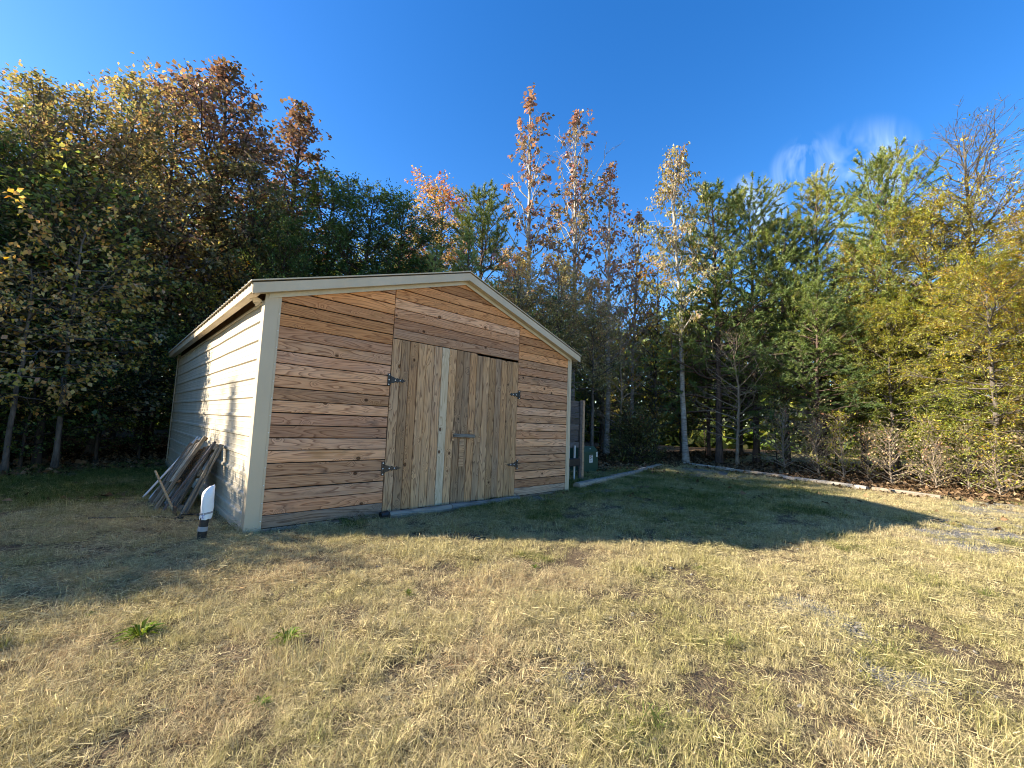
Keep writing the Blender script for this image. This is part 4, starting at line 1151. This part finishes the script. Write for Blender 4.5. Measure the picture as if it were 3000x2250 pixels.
T = [
 # left of the shed
 ('ever', -3.6, 9.3, 7.7, 'evergreen_tree', "broad dark evergreen at the open end of the left-hand wood", 1.25),
 ('mix2', -3.0, 9.0, 9.2, 'oak_tree', "dark brown oak close behind the peach-leaved dogwood", 1.1),
 ('under', -2.2, 8.2, 6.8, 'maple_tree', "green-leaved young maple standing before the orange-topped oaks", 1.2),
 ('gum_red', -3.2, 11.4, 10.2, 'sweetgum_tree', "brownish pink sweetgum rising behind the dark brown oak", 1.1),
 ('mix', -2.3, 10.0, 9.8, 'oak_tree', "olive and orange oak between two evergreens left of the shed", 1.2),
 ('mix2', -1.4, 10.8, 11.3, 'oak_tree', "orange-topped oak beside the tallest dark red sweetgum", 1.1),
 ('mix', -0.4, 12.1, 12.7, 'oak_tree', "tall orange and yellow oak touching the dark red sweetgum", 1.05),
 ('gum_red', 0.9, 13.0, 15.3, 'sweetgum_tree', "tallest dark red sweetgum behind the shed's left wall", 1.2),
 ('gum_red2', 3.85, 13.9, 15.5, 'sweetgum_tree', "pointed dark red sweetgum standing alone above the evergreens", 1.35),
 ('mix', 1.9, 11.3, 10.4, 'oak_tree', "brown-green oak in the dip between the two dark red sweetgums", 1.1),
 ('under2', 0.9, 10.4, 6.4, 'maple_tree', "glowing yellow-orange maple low behind the shed's left eave", 1.2),
 ('ever', 2.8, 10.0, 8.4, 'evergreen_tree', "dark evergreen directly behind the shed's left roof slope", 1.0),
 ('ever', 5.1, 12.4, 11.8, 'evergreen_tree', "olive evergreen right below the pointed dark red sweetgum", 1.2),
 ('ever2', 5.7, 10.8, 11.2, 'evergreen_tree', "full dark evergreen above the middle of the left roof slope", 1.25),
 ('ever', 6.8, 10.0, 10.8, 'evergreen_tree', "dark evergreen neighbouring the pale green cedar", 1.15),
 ('tan', 10.3, 12.1, 13.2, 'maple_tree', "green maple with a reddish crown behind the cedars", 1.2),
 ('pine', 11.1, 9.8, 12.8, 'pine_tree', "soft green pine rising above the shed's ridge", 1.0),
 ('cedar', 7.15, 7.7, 8.4, 'cedar_tree', "pale green cedar left of the shed's ridge", 1.25),
 ('cedar', 8.75, 7.9, 9.6, 'cedar_tree', "taller light green cedar just behind the shed's ridge", 1.2),
 ('sparse', 13.1, 8.4, 19.0, 'sweetgum_tree', "tallest thin sweetgum with green and rust leaves near the ridge", 0.95),
 ('sparse2', 15.7, 7.7, 18.7, 'sweetgum_tree', "slim sweetgum with a bare white middle and red leaf tufts", 0.95),
 ('sparse', 16.1, 5.9, 15.2, 'sweetgum_tree', "reddest thin sweetgum of the group by the gap of sky", 0.95),
 ('sparse2', 17.9, 5.6, 13.3, 'sweetgum_tree', "shorter pink-leaved sweetgum next to the white-barked tree", 0.95),
 ('tan', 8.9, 5.0, 7.4, 'oak_tree', "tan-leaved oak overhanging the shed's right roof slope", 1.05),
 ('tan', 10.3, 4.3, 7.4, 'oak_tree', "brown-leaved oak behind the plank screen", 1.05),
 ('tan', 11.8, 3.7, 7.0, 'oak_tree', "light brown oak behind the round shrub", 1.0),
 ('birch', 16.06, 2.05, 13.8, 'white_barked_tree', "tall white-barked tree with sparse hanging yellow leaves", 0.95),
 ('under2', 16.6, 3.7, 9.6, 'maple_tree', "yellow-leaved young maple beside the white-barked tree", 0.9),
 ('pine', 17.6, 1.3, 12.9, 'pine_tree', "stout-trunked pine right of the white-barked tree", 0.95),
 ('pine2', 19.4, 0.4, 12.8, 'pine_tree', "pine with a leaning feathery top behind the stout-trunked pine", 1.0),
 ('pine2', 18.8, -0.9, 10.4, 'pine_tree', "dense mid-green pine below the open sky", 1.05),
 ('pine2', 20.5, -1.9, 12.5, 'pine_tree', "flat-topped pine standing out against the sky", 1.0),
 ('pine', 17.4, -2.2, 7.0, 'pine_tree', "young yellow-green pine at the edge behind the sunlit timbers", 1.25),
 ('oak', 19.7, -3.2, 9.2, 'willow_oak_tree', "narrow-leaved green oak between pines and yellow willow oaks", 0.9),
 ('pine2', 19.7, -4.1, 12.4, 'pine_tree', "pine with long bare upright shoots beside the bare-topped oak", 0.9),
 ('twigtop', 20.2, -6.3, 13.0, 'willow_oak_tree', "tall oak with a bare twiggy top above golden leaves", 1.15),
 ('oak', 19.2, -5.2, 9.8, 'willow_oak_tree', "big yellow-green willow oak with a thick straight trunk", 1.15),
 ('oak', 15.7, -6.35, 6.5, 'willow_oak_tree', "small yellow-green willow oak with a pale forked trunk at the lawn", 1.25),
 ('oak2', 16.4, -7.7, 7.9, 'willow_oak_tree', "orange-tinged willow oak beyond the small forked one", 1.2),
 ('oak', 17.6, -4.2, 6.0, 'willow_oak_tree', "low spreading willow oak behind the dry brush", 1.1),
 ('oak2', 19.0, -8.4, 9.6, 'willow_oak_tree', "golden orange willow oak at the far end of the wood's edge", 1.15),
 # saplings
 ('dogwood', -2.55, 7.3, 4.3, 'dogwood_tree', "small peach-leaved dogwood at the edge of the left-hand lawn", 1.1),
 ('dogwood', -1.9, 7.6, 5.6, 'dogwood_tree', "taller peach-leaved dogwood under the olive and orange oak", 0.9),
 ('snag', 17.0, 0.4, 5.4, 'bare_tree', "bare twiggy dead tree under the stout-trunked pine", 1.1),
 ('snag', 14.9, 4.4, 6.4, 'bare_tree', "bare pale sapling behind the round shrub", 0.7),
 ('under', 16.9, -1.0, 3.6, 'sapling', "thin green sapling in the dark below the pines", 0.9),
 ('under', 10.9, 5.0, 4.2, 'sapling', "leafy green sapling behind the green utility box", 1.0),
]
for key, x, y, H, nm, lb, sx in T:
    tree(key, x, y, H, nm, lb, "tree", sxy=sx)
e = tree('bush', 13.2, 2.75, 1.15, 'round_shrub', "rounded green and rust shrub beyond the utility box", "shrub", sxy=1.05)

# brush along the sunny edge on the right, each clump its own thing
BR = [(15.6, -2.5), (15.2, -3.2), (15.9, -3.7), (15.0, -4.3), (15.7, -4.9), (14.8, -5.2), (15.4, -5.8), (14.6, -6.3), (15.3, -7.0), (14.4, -7.4), (16.4, -5.3), (16.6, -2.2), (16.2, -1.4), (16.6, -6.6), (14.0, -8.2), (15.1, -8.3)]
for i, (x, y) in enumerate(BR):
    tree('brush' if i % 3 != 1 else 'brush2', x, y, rng.uniform(1.1, 2.3), 'brush', "dry twiggy brush along the sunny edge of the wood", "brush", "brush along the wood edge", sxy=rng.uniform(0.8, 1.2))
for i, (x, y) in enumerate([(-3.4, 7.4), (-2.4, 7.9), (-1.3, 8.6), (-0.5, 9.3), (-4.6, 7.0), (0.6, 9.9), (-1.9, 9.0), (-3.0, 8.9)]):
    tree('under', x, y, rng.uniform(2.6, 5.2), 'undergrowth_sapling', "leafy sapling in the dark undergrowth left of the shed", "sapling", "undergrowth saplings left of the shed", sxy=rng.uniform(0.9, 1.3))

# trees deeper in the wood
def skyline(az):
    return np.interp(az, [-25, -9, 0, 10, 18, 30, 42, 55, 70, 85, 100], [20, 21, 25, 25, 24, 23, 20, 17, 18, 19, 18])
cnt = 0; tries = 0; spots = [(t[1], t[2]) for t in T]
keys = ['pole', 'pole2', 'mix2', 'under', 'pole', 'ever', 'pole2', 'under2']
while cnt < 120 and tries < 9000:
    tries += 1
    az = math.radians(rng.uniform(-24, 103)); d = rng.uniform(13, 40) if cnt > 55 else rng.uniform(13, 25)
    x = CAM.x + d * math.sin(az); y = CAM.y + d * math.cos(az)
    fd = float(forest_dist(np.array([x]), np.array([y]))[0])
    if fd < (1.6 if az < 0.7 else 4.5) or (-1.5 < x < 7.5 and y < 9.3): continue
    if min(math.hypot(x - a, y - b) for a, b in spots) < 1.0: continue
    # keep the sun's corridor to the side wall and lawn free
    q = x * 0.660 + y * 0.751; tt = -x * 0.751 + y * 0.660
    if q < 3.4 and tt > 0 and x < 0: continue
    el = math.radians(float(skyline(math.degrees(az))) * rng.uniform(0.75, 1.05))
    H = 1.3 + d * math.tan(el)
    key = keys[int(rng.integers(len(keys)))]
    if az > 1.1 and key in ('mix2', 'ever', 'pole2'): key = ['pine', 'pine2', 'oak'][int(rng.integers(3))]
    if key.startswith('under'): H = min(H, rng.uniform(3.5, 6.5))
    spots.append((x, y))
    side = "left" if math.degrees(az) < 25 else "right"
    lb, gp = {'pole': ("slender tree with a bare lower trunk and thin green crown deep in the wood", "slender trees deep in the wood"),
              'pole2': ("slender pine-barked tree with a dark green crown deep in the wood", "dark slender trees deep in the wood"),
              'mix2': ("bushy orange-brown oak deep in the wood", "oaks deep in the wood"), 'ever': ("bushy dark evergreen deep in the wood", "evergreens deep in the wood"),
              'pine': ("green pine deep in the wood behind the willow oaks", "pines deep in the wood"), 'pine2': ("green pine deep in the wood behind the willow oaks", "pines deep in the wood"),
              'oak': ("yellow-green willow oak deep in the wood", "willow oaks deep in the wood"),
              'under': ("low green-leaved sapling deep in the wood", "green saplings deep in the wood"), 'under2': ("low yellow-leaved sapling deep in the wood", "yellow saplings deep in the wood")}[key]
    tree(key, x, y, H, 'forest_tree', lb, "tree", gp)
    cnt += 1

# trees outside the frame on the sunny side: they throw the shade on the lawn and the rear of the side wall
def sunspot(t, q): return (SX * t + 0.660 * q, SY * t + 0.751 * q)
TAN = math.tan(SUN_EL)
for i, (t, q, edge) in enumerate([(8.6, -8.0, 1.8), (8.9, -7.0, 1.7), (8.6, -6.0, 1.5), (8.9, -5.0, 1.3), (8.6, -4.0, 1.1), (8.9, -3.1, 0.85), (8.6, -2.2, 0.65), (8.9, -1.3, -0.1), (8.6, -0.5, -0.65), (8.9, 0.35, -0.45), (8.6, 1.3, 0.1), (8.9, 2.2, 0.1)]):
    x, y = sunspot(t, q)
    tree('hedge', x, y, (t - edge) * TAN * 0.96, 'hedge_tree', "dense evergreen in the row that shades the left lawn", "tree", "evergreens shading the left lawn", sxy=0.95)
for i, (t, q, H) in enumerate([(10.5, 4.2, 7.6)]):
    x, y = sunspot(t, q)
    tree('hedge', x, y, H, 'hedge_tree', "tall dense evergreen that shades the rear of the side wall", "tree", None, sxy=0.72)
x, y = sunspot(24, 0.9)
tree('sparse2', x, y, 13.0, 'sweetgum_tree', "thin sweetgum dappling the sunlit side wall", "tree", sxy=0.9)

# far wood that reads as one mass
g = np.random.default_rng(77)
n = 76000
az = np.radians(g.uniform(-40, 118, n)); d = g.uniform(34, 52, n)
x = CAM.x + d * np.sin(az); y = CAM.y + d * np.cos(az)
top = 1.3 + d * np.tan(np.radians(skyline(np.degrees(az)) * 0.80)) * (0.75 + 0.4 * vnoise(x, y, 3.0, 91))
zz = g.uniform(0, 1, n) ** 1.3 * top
P = np.column_stack([x, y, zz])
V, F, r = make_leaves(P, unit(g.normal(0, 1, (n, 3))), g.uniform(0, 1, n), 0.75, 0.6, 0.05, 1, 0.3, g)
fm = arr_mesh("far_wood", V, F, rnd=r); fm.materials.append(M['leaf_under'])
tag(link("far_wood", fm), "mass of far trees closing off the wood behind", "wood", kind="stuff")

# ------------------------------------------------------------------ leaf litter and grass
def inst_cloud(name, P, rot, scl, idx, tint, coll, label, cat):
    me = bpy.data.meshes.new(name)
    me.vertices.add(len(P)); me.vertices.foreach_set("co", np.ascontiguousarray(P, dtype=np.float32).ravel())
    for nm, typ, val, f in (("rot", 'FLOAT_VECTOR', rot, "vector"), ("scl", 'FLOAT', scl, "value"), ("tint", 'FLOAT', tint, "value"), ("idx", 'INT', idx, "value")):
        a = me.attributes.new(nm, typ, 'POINT')
        a.data.foreach_set(f, np.ascontiguousarray(val, dtype=np.int32 if typ == 'INT' else np.float32).ravel())
    me.update()
    o = link(name, me)
    ng = bpy.data.node_groups.new(name, 'GeometryNodeTree')
    ng.interface.new_socket("Geometry", in_out='INPUT', socket_type='NodeSocketGeometry')
    ng.interface.new_socket("Geometry", in_out='OUTPUT', socket_type='NodeSocketGeometry')
    gi = ng.nodes.new("NodeGroupInput"); go = ng.nodes.new("NodeGroupOutput")
    ip = ng.nodes.new("GeometryNodeInstanceOnPoints")
    ci = ng.nodes.new("GeometryNodeCollectionInfo")
    ci.inputs['Collection'].default_value = coll
    ci.inputs['Separate Children'].default_value = True
    ci.inputs['Reset Children'].default_value = True
    def na(nm, typ):
        q = ng.nodes.new("GeometryNodeInputNamedAttribute"); q.data_type = typ; q.inputs['Name'].default_value = nm
        return q.outputs['Attribute']
    ip.inputs['Pick Instance'].default_value = True
    L = ng.links.new
    L(gi.outputs[0], ip.inputs['Points']); L(ci.outputs[0], ip.inputs['Instance'])
    L(na("idx", 'INT'), ip.inputs['Instance Index']); L(na("rot", 'FLOAT_VECTOR'), ip.inputs['Rotation']); L(na("scl", 'FLOAT'), ip.inputs['Scale'])
    L(ip.outputs[0], go.inputs[0])
    md = o.modifiers.new("scatter", 'NODES'); md.node_group = ng
    return tag(o, label, cat, kind="stuff")

def blade_mat(name, stops, transl=0.3):
    g = N(name)
    r = g.n("ShaderNodeAttribute", attribute_name="rnd").outputs['Fac']
    ti = g.n("ShaderNodeAttribute", attribute_name="tint", attribute_type='INSTANCER').outputs['Fac']
    f = g.math('ADD', g.math('MULTIPLY', r, 0.45), g.math('MULTIPLY', ti, 0.62), clamp=True)
    c = g.ramp(f, stops)
    v = g.mr(g.n("ShaderNodeTexWhiteNoise", {'W': g.math('MULTIPLY', r, 917.0)}, noise_dimensions='1D').outputs['Value'], 0, 1, 0.34, 1.35)
    c = g.mix(1.0, c, g.n("ShaderNodeCombineColor", {0: v, 1: v, 2: v}).outputs[0], 'MULTIPLY')
    b = g.n("ShaderNodeBsdfDiffuse", {'Color': c})
    t = g.n("ShaderNodeBsdfTranslucent", {'Color': c})
    mx = g.n("ShaderNodeMixShader", {0: transl, 1: b.outputs[0], 2: t.outputs[0]})
    g.t.links.new(mx.outputs[0], g.out.inputs['Surface'])
    return g.m
# tint 0 = green, 1 = straw / rust
M['blade'] = blade_mat('grass_blade', [(0.0, (0.07, 0.12, 0.025)), (0.22, (0.16, 0.19, 0.05)), (0.40, (0.40, 0.36, 0.13)), (0.62, (0.60, 0.51, 0.25)), (0.85, (0.66, 0.54, 0.31)), (1.0, (0.42, 0.27, 0.14))])
M['dead_leaf'] = blade_mat('dead_leaf', [(0.0, (0.06, 0.04, 0.025)), (0.4, (0.14, 0.09, 0.05)), (0.75, (0.24, 0.15, 0.08)), (1.0, (0.34, 0.24, 0.14))], 0.15)
M['stone'] = plain_mat('gravel_stone', (0.20, 0.185, 0.165), 0.9, 0.4, 30)

def tuft(name, seed, nsub, per, hmin, hmax, R, lay, wid, lying, coll, mat):
    """patch of mown grass: nsub small clumps of bent blades, a share of them lying flat as thatch"""
    g = np.random.default_rng(seed)
    n = nsub * per
    ca = g.uniform(0, 6.28, nsub); cr = R * np.sqrt(g.uniform(0, 1, nsub))
    cx, cy = cr * np.cos(ca), cr * np.sin(ca)
    ch = g.uniform(0.6, 1.35, nsub); cc = g.uniform(0, 1, nsub); caz = g.uniform(0, 6.28, nsub)
    k = np.repeat(np.arange(nsub), per)
    flat = g.uniform(0, 1, n) < lying
    sg = np.where(flat, 0.06, 0.020)
    B = np.column_stack([cx[k] + g.normal(0, 1, n) * sg, cy[k] + g.normal(0, 1, n) * sg, np.where(flat, g.uniform(0.003, 0.022, n), -0.004)])
    L = g.uniform(hmin, hmax, n) * ch[k] * np.where(flat, 1.05, 1.2)
    th = np.where(flat, g.normal(1.45, 0.12, n), np.clip(g.normal(lay, 0.30, n), 0.03, 1.5))
    az = np.where(flat, g.uniform(0, 6.28, n), caz[k] + g.normal(0, 1.5, n))
    h = np.column_stack([np.cos(az), np.sin(az), np.zeros(n)])
    s = np.column_stack([-np.sin(az), np.cos(az), np.zeros(n)]) * (wid * g.uniform(0.6, 1.35, n))[:, None]
    s[:, 2] += np.where(flat, 1, 0) * wid * g.normal(0, 0.7, n)
    up = np.array([0, 0, 1.0])
    rows = []
    for t, wf in ((0, 1.0), (0.5, 0.85), (1.0, 0.12)):
        ang = th * (0.62 + 0.5 * t)
        ang = np.where(flat, th, ang)
        c = B + h * (L * t * np.sin(ang))[:, None] + up * (L * t * np.cos(ang))[:, None]
        c[:, 2] = np.maximum(c[:, 2], 0.002)
        rows += [c - s * wf, c + s * wf]
    V = np.stack(rows, 1).reshape(-1, 3)
    b = np.arange(n)[:, None] * 6
    F = np.concatenate([b + np.array([[0, 1, 3, 2]]), b + np.array([[2, 3, 5, 4]])], 0)
    rr = np.clip(0.45 * cc[k] + 0.55 * g.uniform(0, 1, n) + np.where(flat, 0.18, -0.06), 0, 1)
    me = arr_mesh(name, V, F, rnd=np.concatenate([rr, rr])); me.materials.append(mat)
    o = bpy.data.objects.new(name, me); coll.objects.link(o)
    return o
GC = bpy.data.collections.new("grass_tufts")
B_ = M['blade']
tuft("patch_a", 1, 12, 36, 0.018, 0.050, 0.15, 0.60, 0.00085, 0.20, GC, B_)
tuft("patch_b", 2, 12, 34, 0.020, 0.058, 0.15, 0.75, 0.00090, 0.26, GC, B_)
tuft("patch_c", 3, 13, 34, 0.015, 0.042, 0.15, 0.50, 0.00080, 0.16, GC, B_)
tuft("patch_d", 4, 11, 32, 0.022, 0.060, 0.16, 0.95, 0.00085, 0.55, GC, B_)
tuft("patch_e", 5, 10, 32, 0.022, 0.065, 0.16, 1.05, 0.00080, 0.72, GC, B_)
tuft("patch_f", 6, 7, 8, 0.045, 0.095, 0.14, 0.35, 0.00110, 0.10, GC, B_)
tuft("patch_g", 7, 12, 30, 0.022, 0.062, 0.15, 0.70, 0.0013, 0.12, GC, B_)

g = np.random.default_rng(5)
def wedge(n, d0, d1, a0=-11, a1=101):
    d = np.sqrt(g.uniform(d0 * d0, d1 * d1, n)); az = np.radians(g.uniform(a0, a1, n))
    return CAM.x + d * np.sin(az), CAM.y + d * np.cos(az), d
PX = []; PD = []
for (n, d0, d1, a0, a1) in ((700, 0.1, 1.6, -180, 180), (1500, 1.6, 4.0, -11, 101), (1900, 1.6, 4.0, 101, 252), (700, 1.6, 4.0, 252, 349), (3700, 4.0, 7.5, -11, 101), (1900, 4.0, 7.5, -62, -11), (1300, 4.0, 7.5, 101, 140), (6000, 7.5, 12.0, -11, 101), (2600, 7.5, 12.0, -60, -11), (1600, 7.5, 12.0, 101, 128), (7000, 12.0, 19.0, -11, 101)):
    x, y, d = wedge(n, d0, d1, a0, a1); PX.append(np.column_stack([x, y])); PD.append(d)
XY = np.concatenate(PX); DD = np.concatenate(PD)
x, y = XY[:, 0], XY[:, 1]
fd = forest_dist(x, y)
gmk = gravel_mask(x, y)
keep = (fd < 0.25 + (vnoise(x, y, 0.5, 41) - 0.5) * 1.0) & ~((x > -0.06) & (x < W + 0.06) & (y > -0.045))
keep &= g.uniform(0, 1, len(x)) > gmk * 0.66
bare = np.maximum(sstep(0.56, 0.72, vnoise(x, y, 0.55, 63, 3)), 0.9 * sstep(0.58, 0.75, vnoise(x, y, 0.22, 64, 2)))
keep &= g.uniform(0, 1, len(x)) > bare * 0.80
x, y, DD, fd = x[keep], y[keep], DD[keep], fd[keep]
nG = len(x)
green = sstep(-0.2, -1.0, y) * 0
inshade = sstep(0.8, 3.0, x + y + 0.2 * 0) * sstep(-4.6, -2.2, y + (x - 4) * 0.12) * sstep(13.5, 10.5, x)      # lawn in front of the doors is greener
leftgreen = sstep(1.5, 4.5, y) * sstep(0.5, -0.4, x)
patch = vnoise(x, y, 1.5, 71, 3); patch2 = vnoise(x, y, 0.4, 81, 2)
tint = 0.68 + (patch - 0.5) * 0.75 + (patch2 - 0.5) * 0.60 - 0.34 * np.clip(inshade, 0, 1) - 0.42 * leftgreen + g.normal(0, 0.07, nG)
gspot = sstep(0.70, 0.80, vnoise(x, y, 0.5, 99, 2))
tint -= gspot * 0.45
tint = np.clip(tint, 0.02, 1.0)
u = g.uniform(0, 1, nG)
idx = np.select([u < 0.20, u < 0.36, u < 0.52, u < 0.72, u < 0.90, u < 0.94], [0, 1, 2, 3, 4, 5], 6)
thatch = sstep(0.5, 0.2, np.abs(y + 0.2) * 0.3) * sstep(0.6, -0.6, x)
idx = np.where((g.uniform(0, 1, nG) < 0.6 * thatch), 4, idx)
idx = np.where((tint < 0.35) & (g.uniform(0, 1, nG) < 0.6), 6, idx)
scl = g.uniform(0.8, 1.3, nG) * (0.65 + 0.7 * vnoise(x, y, 0.6, 55, 2)) * (1.0 + 0.03 * np.clip(DD - 4, 0, 20))
rot = np.column_stack([g.normal(0, 0.10, nG), g.normal(0, 0.10, nG), g.uniform(0, 6.28, nG)])
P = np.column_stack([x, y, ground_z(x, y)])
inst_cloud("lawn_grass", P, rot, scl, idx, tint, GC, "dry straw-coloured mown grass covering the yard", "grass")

# gravel stones where the turf is thin
SCo = bpy.data.collections.new("stones")
for i in range(4):
    gg = np.random.default_rng(300 + i)
    import bmesh
    bm = bmesh.new(); bmesh.ops.create_icosphere(bm, subdivisions=1, radius=0.010)
    for v in bm.verts: v.co = v.co * (1 + gg.uniform(-0.28, 0.28)); v.co.z *= 0.65
    me = bpy.data.meshes.new("stone"); bm.to_mesh(me); bm.free(); me.materials.append(M['stone'])
    SCo.objects.link(bpy.data.objects.new("stone_%d" % i, me))
n = 60000
x1, y1, d1 = wedge(n // 2, 1.6, 6.5); x2, y2, d2 = wedge(n // 2, 6.5, 15)
x = np.concatenate([x1, x2]); y = np.concatenate([y1, y2])
k = (g.uniform(0, 1, n) < gravel_mask(x, y) ** 1.5 * 0.8 + 0.012) & (forest_dist(x, y) < 0.2) & ~((x > -0.06) & (x < W + 0.06) & (y > -0.045))
x, y = x[k], y[k]; n = len(x)
inst_cloud("gravel_stones", np.column_stack([x, y, ground_z(x, y) + 0.003]), g.uniform(0, 6.28, (n, 3)) * np.array([0.1, 0.1, 1]), g.uniform(0.4, 1.5, n) ** 1.3, g.integers(0, 4, n), g.uniform(0, 1, n), SCo, "grey gravel showing through the thin turf", "gravel")

# dead leaves
LC = bpy.data.collections.new("dead_leaves")
for i in range(4):
    gg = np.random.default_rng(500 + i); k = 7
    A = gg.normal(0, 0.10, (k, 3)) * np.array([1, 1, 0.04]) + np.array([0, 0, 0.012])
    V, F, r = make_leaves(A, gg.normal(0, 1, (k, 3)) * np.array([1, 1, 0.1]), gg.uniform(0, 1, k), 0.085, 0.65, 0.0, 1, 0.0, gg, 0.2, 0.85)
    me = arr_mesh("dead_leaf", V, F, rnd=r); me.materials.append(M['dead_leaf'])
    LC.objects.link(bpy.data.objects.new("dead_leaf_%d" % i, me))
n = 42000
x, y, d = wedge(n, 8, 26, -14, 103)
fd = forest_dist(x, y)
k = ((fd > -0.4 + 1.0 * (vnoise(x, y, 0.7, 13, 2) - 0.5)) | (g.uniform(0, 1, n) < 0.02)) & ~((x > -0.1) & (x < W + 0.1) & (y > -0.1) & (y < D + 0.1))
x, y = x[k], y[k]; n = len(x)
inst_cloud("leaf_litter", np.column_stack([x, y, ground_z(x, y)]), np.column_stack([g.normal(0, 0.15, n), g.normal(0, 0.15, n), g.uniform(0, 6.28, n)]), g.uniform(0.7, 1.5, n), g.integers(0, 4, n), g.uniform(0, 1, n), LC, "brown fallen leaves on the floor of the wood", "leaf litter")

# green weeds in the lawn
M['weed'] = leaf_mat('weed_leaf', [(0, (0.07, 0.12, 0.015)), (1, (0.20, 0.26, 0.04))], 0.35, spec=0.0)
def weed(seed, n, L):
    gg = np.random.default_rng(seed)
    az = gg.uniform(0, 6.28, n); el = gg.uniform(0.1, 1.0, n)
    d = np.column_stack([np.cos(az) * np.cos(el), np.sin(az) * np.cos(el), np.sin(el)])
    s = np.column_stack([-np.sin(az), np.cos(az), np.zeros(n)])
    l = (L * gg.uniform(0.6, 1.2, n))[:, None]; w = l * 0.055
    B = d * 0.01
    m1 = B + d * l * 0.5 + np.array([0, 0, 0.012]); t = B + d * l * np.array([1, 1, 0.6])
    V = np.stack([B - s * w * 0.3, B + s * w * 0.3, m1 + s * w, m1 - s * w, t], 1).reshape(-1, 3)
    b = np.arange(n)[:, None] * 5
    me = arr_mesh("weed", V, [b + np.array([[0, 1, 2, 3]]), b + np.array([[3, 2, 4]])], rnd=np.concatenate([gg.uniform(0, 1, n)] * 2))
    me.materials.append(M['weed']); return me
wm = [weed(60, 70, 0.12), weed(61, 44, 0.10)]
WD = [(-0.98, -2.13, 0, "largest bright green weed clump in the dry lawn", 1.0), (-0.36, -2.72, 1, "green weed rosette in the dry lawn beside a bare patch", 1.1)]
for (x, y, i, lb, s) in WD:
    o = link("weed", wm[i]); o.location = (x, y, gz(x, y) + 0.005); o.scale = (s, s, s); tag(o, lb, "weed")
for (x, y) in [(-0.62, -3.25), (0.55, -2.55), (-1.2, -1.6), (1.75, -2.75), (3.0, -3.75)]:
    o = link("weed", wm[1]); o.location = (x, y, gz(x, y)); o.scale = (0.6,) * 3; o.rotation_euler[2] = x * 7
    tag(o, "small green weed sprouting in the dry lawn", "weed", "small weeds in the lawn")
# dry weed clumps at the foot of the boards
g2 = np.random.default_rng(9)
for i, (x, y, s, lb) in enumerate([(1.22, -0.13, 1.0, "tangled dry weed against the boards left of the door"), (1.42, -0.17, 0.75, "dry weed tuft beside the charred stub")]):
    tb = []
    for k in range(60):
        a = g2.uniform(0, 6.28); el = g2.uniform(0.2, 1.4); L = g2.uniform(0.08, 0.26) * s
        d = np.array([math.cos(a) * math.cos(el), math.sin(a) * math.cos(el) * 0.6 - 0.1, math.sin(el)])
        p0 = g2.normal(0, 0.03, 3) * np.array([1, 0.5, 0]); p2 = p0 + d * L + np.array([0, 0, -0.3 * L]); p1 = (p0 + p2) / 2 + np.array([0, 0, 0.10 * L])
        p2[2] = max(p2[2], 0.01)
        tb.append((np.array([p0, p1, p2]), np.array([0.0028, 0.0024, 0.0012]), 3))
    o = link("dry_weed", tubes_mesh("dry_weed", tb, M['twig'])); o.location = (x, y, gz(x, y)); tag(o, lb, "weed")
print("PROTO", {k: v[3] for k, v in PROTO.items()}, "grass", nG)
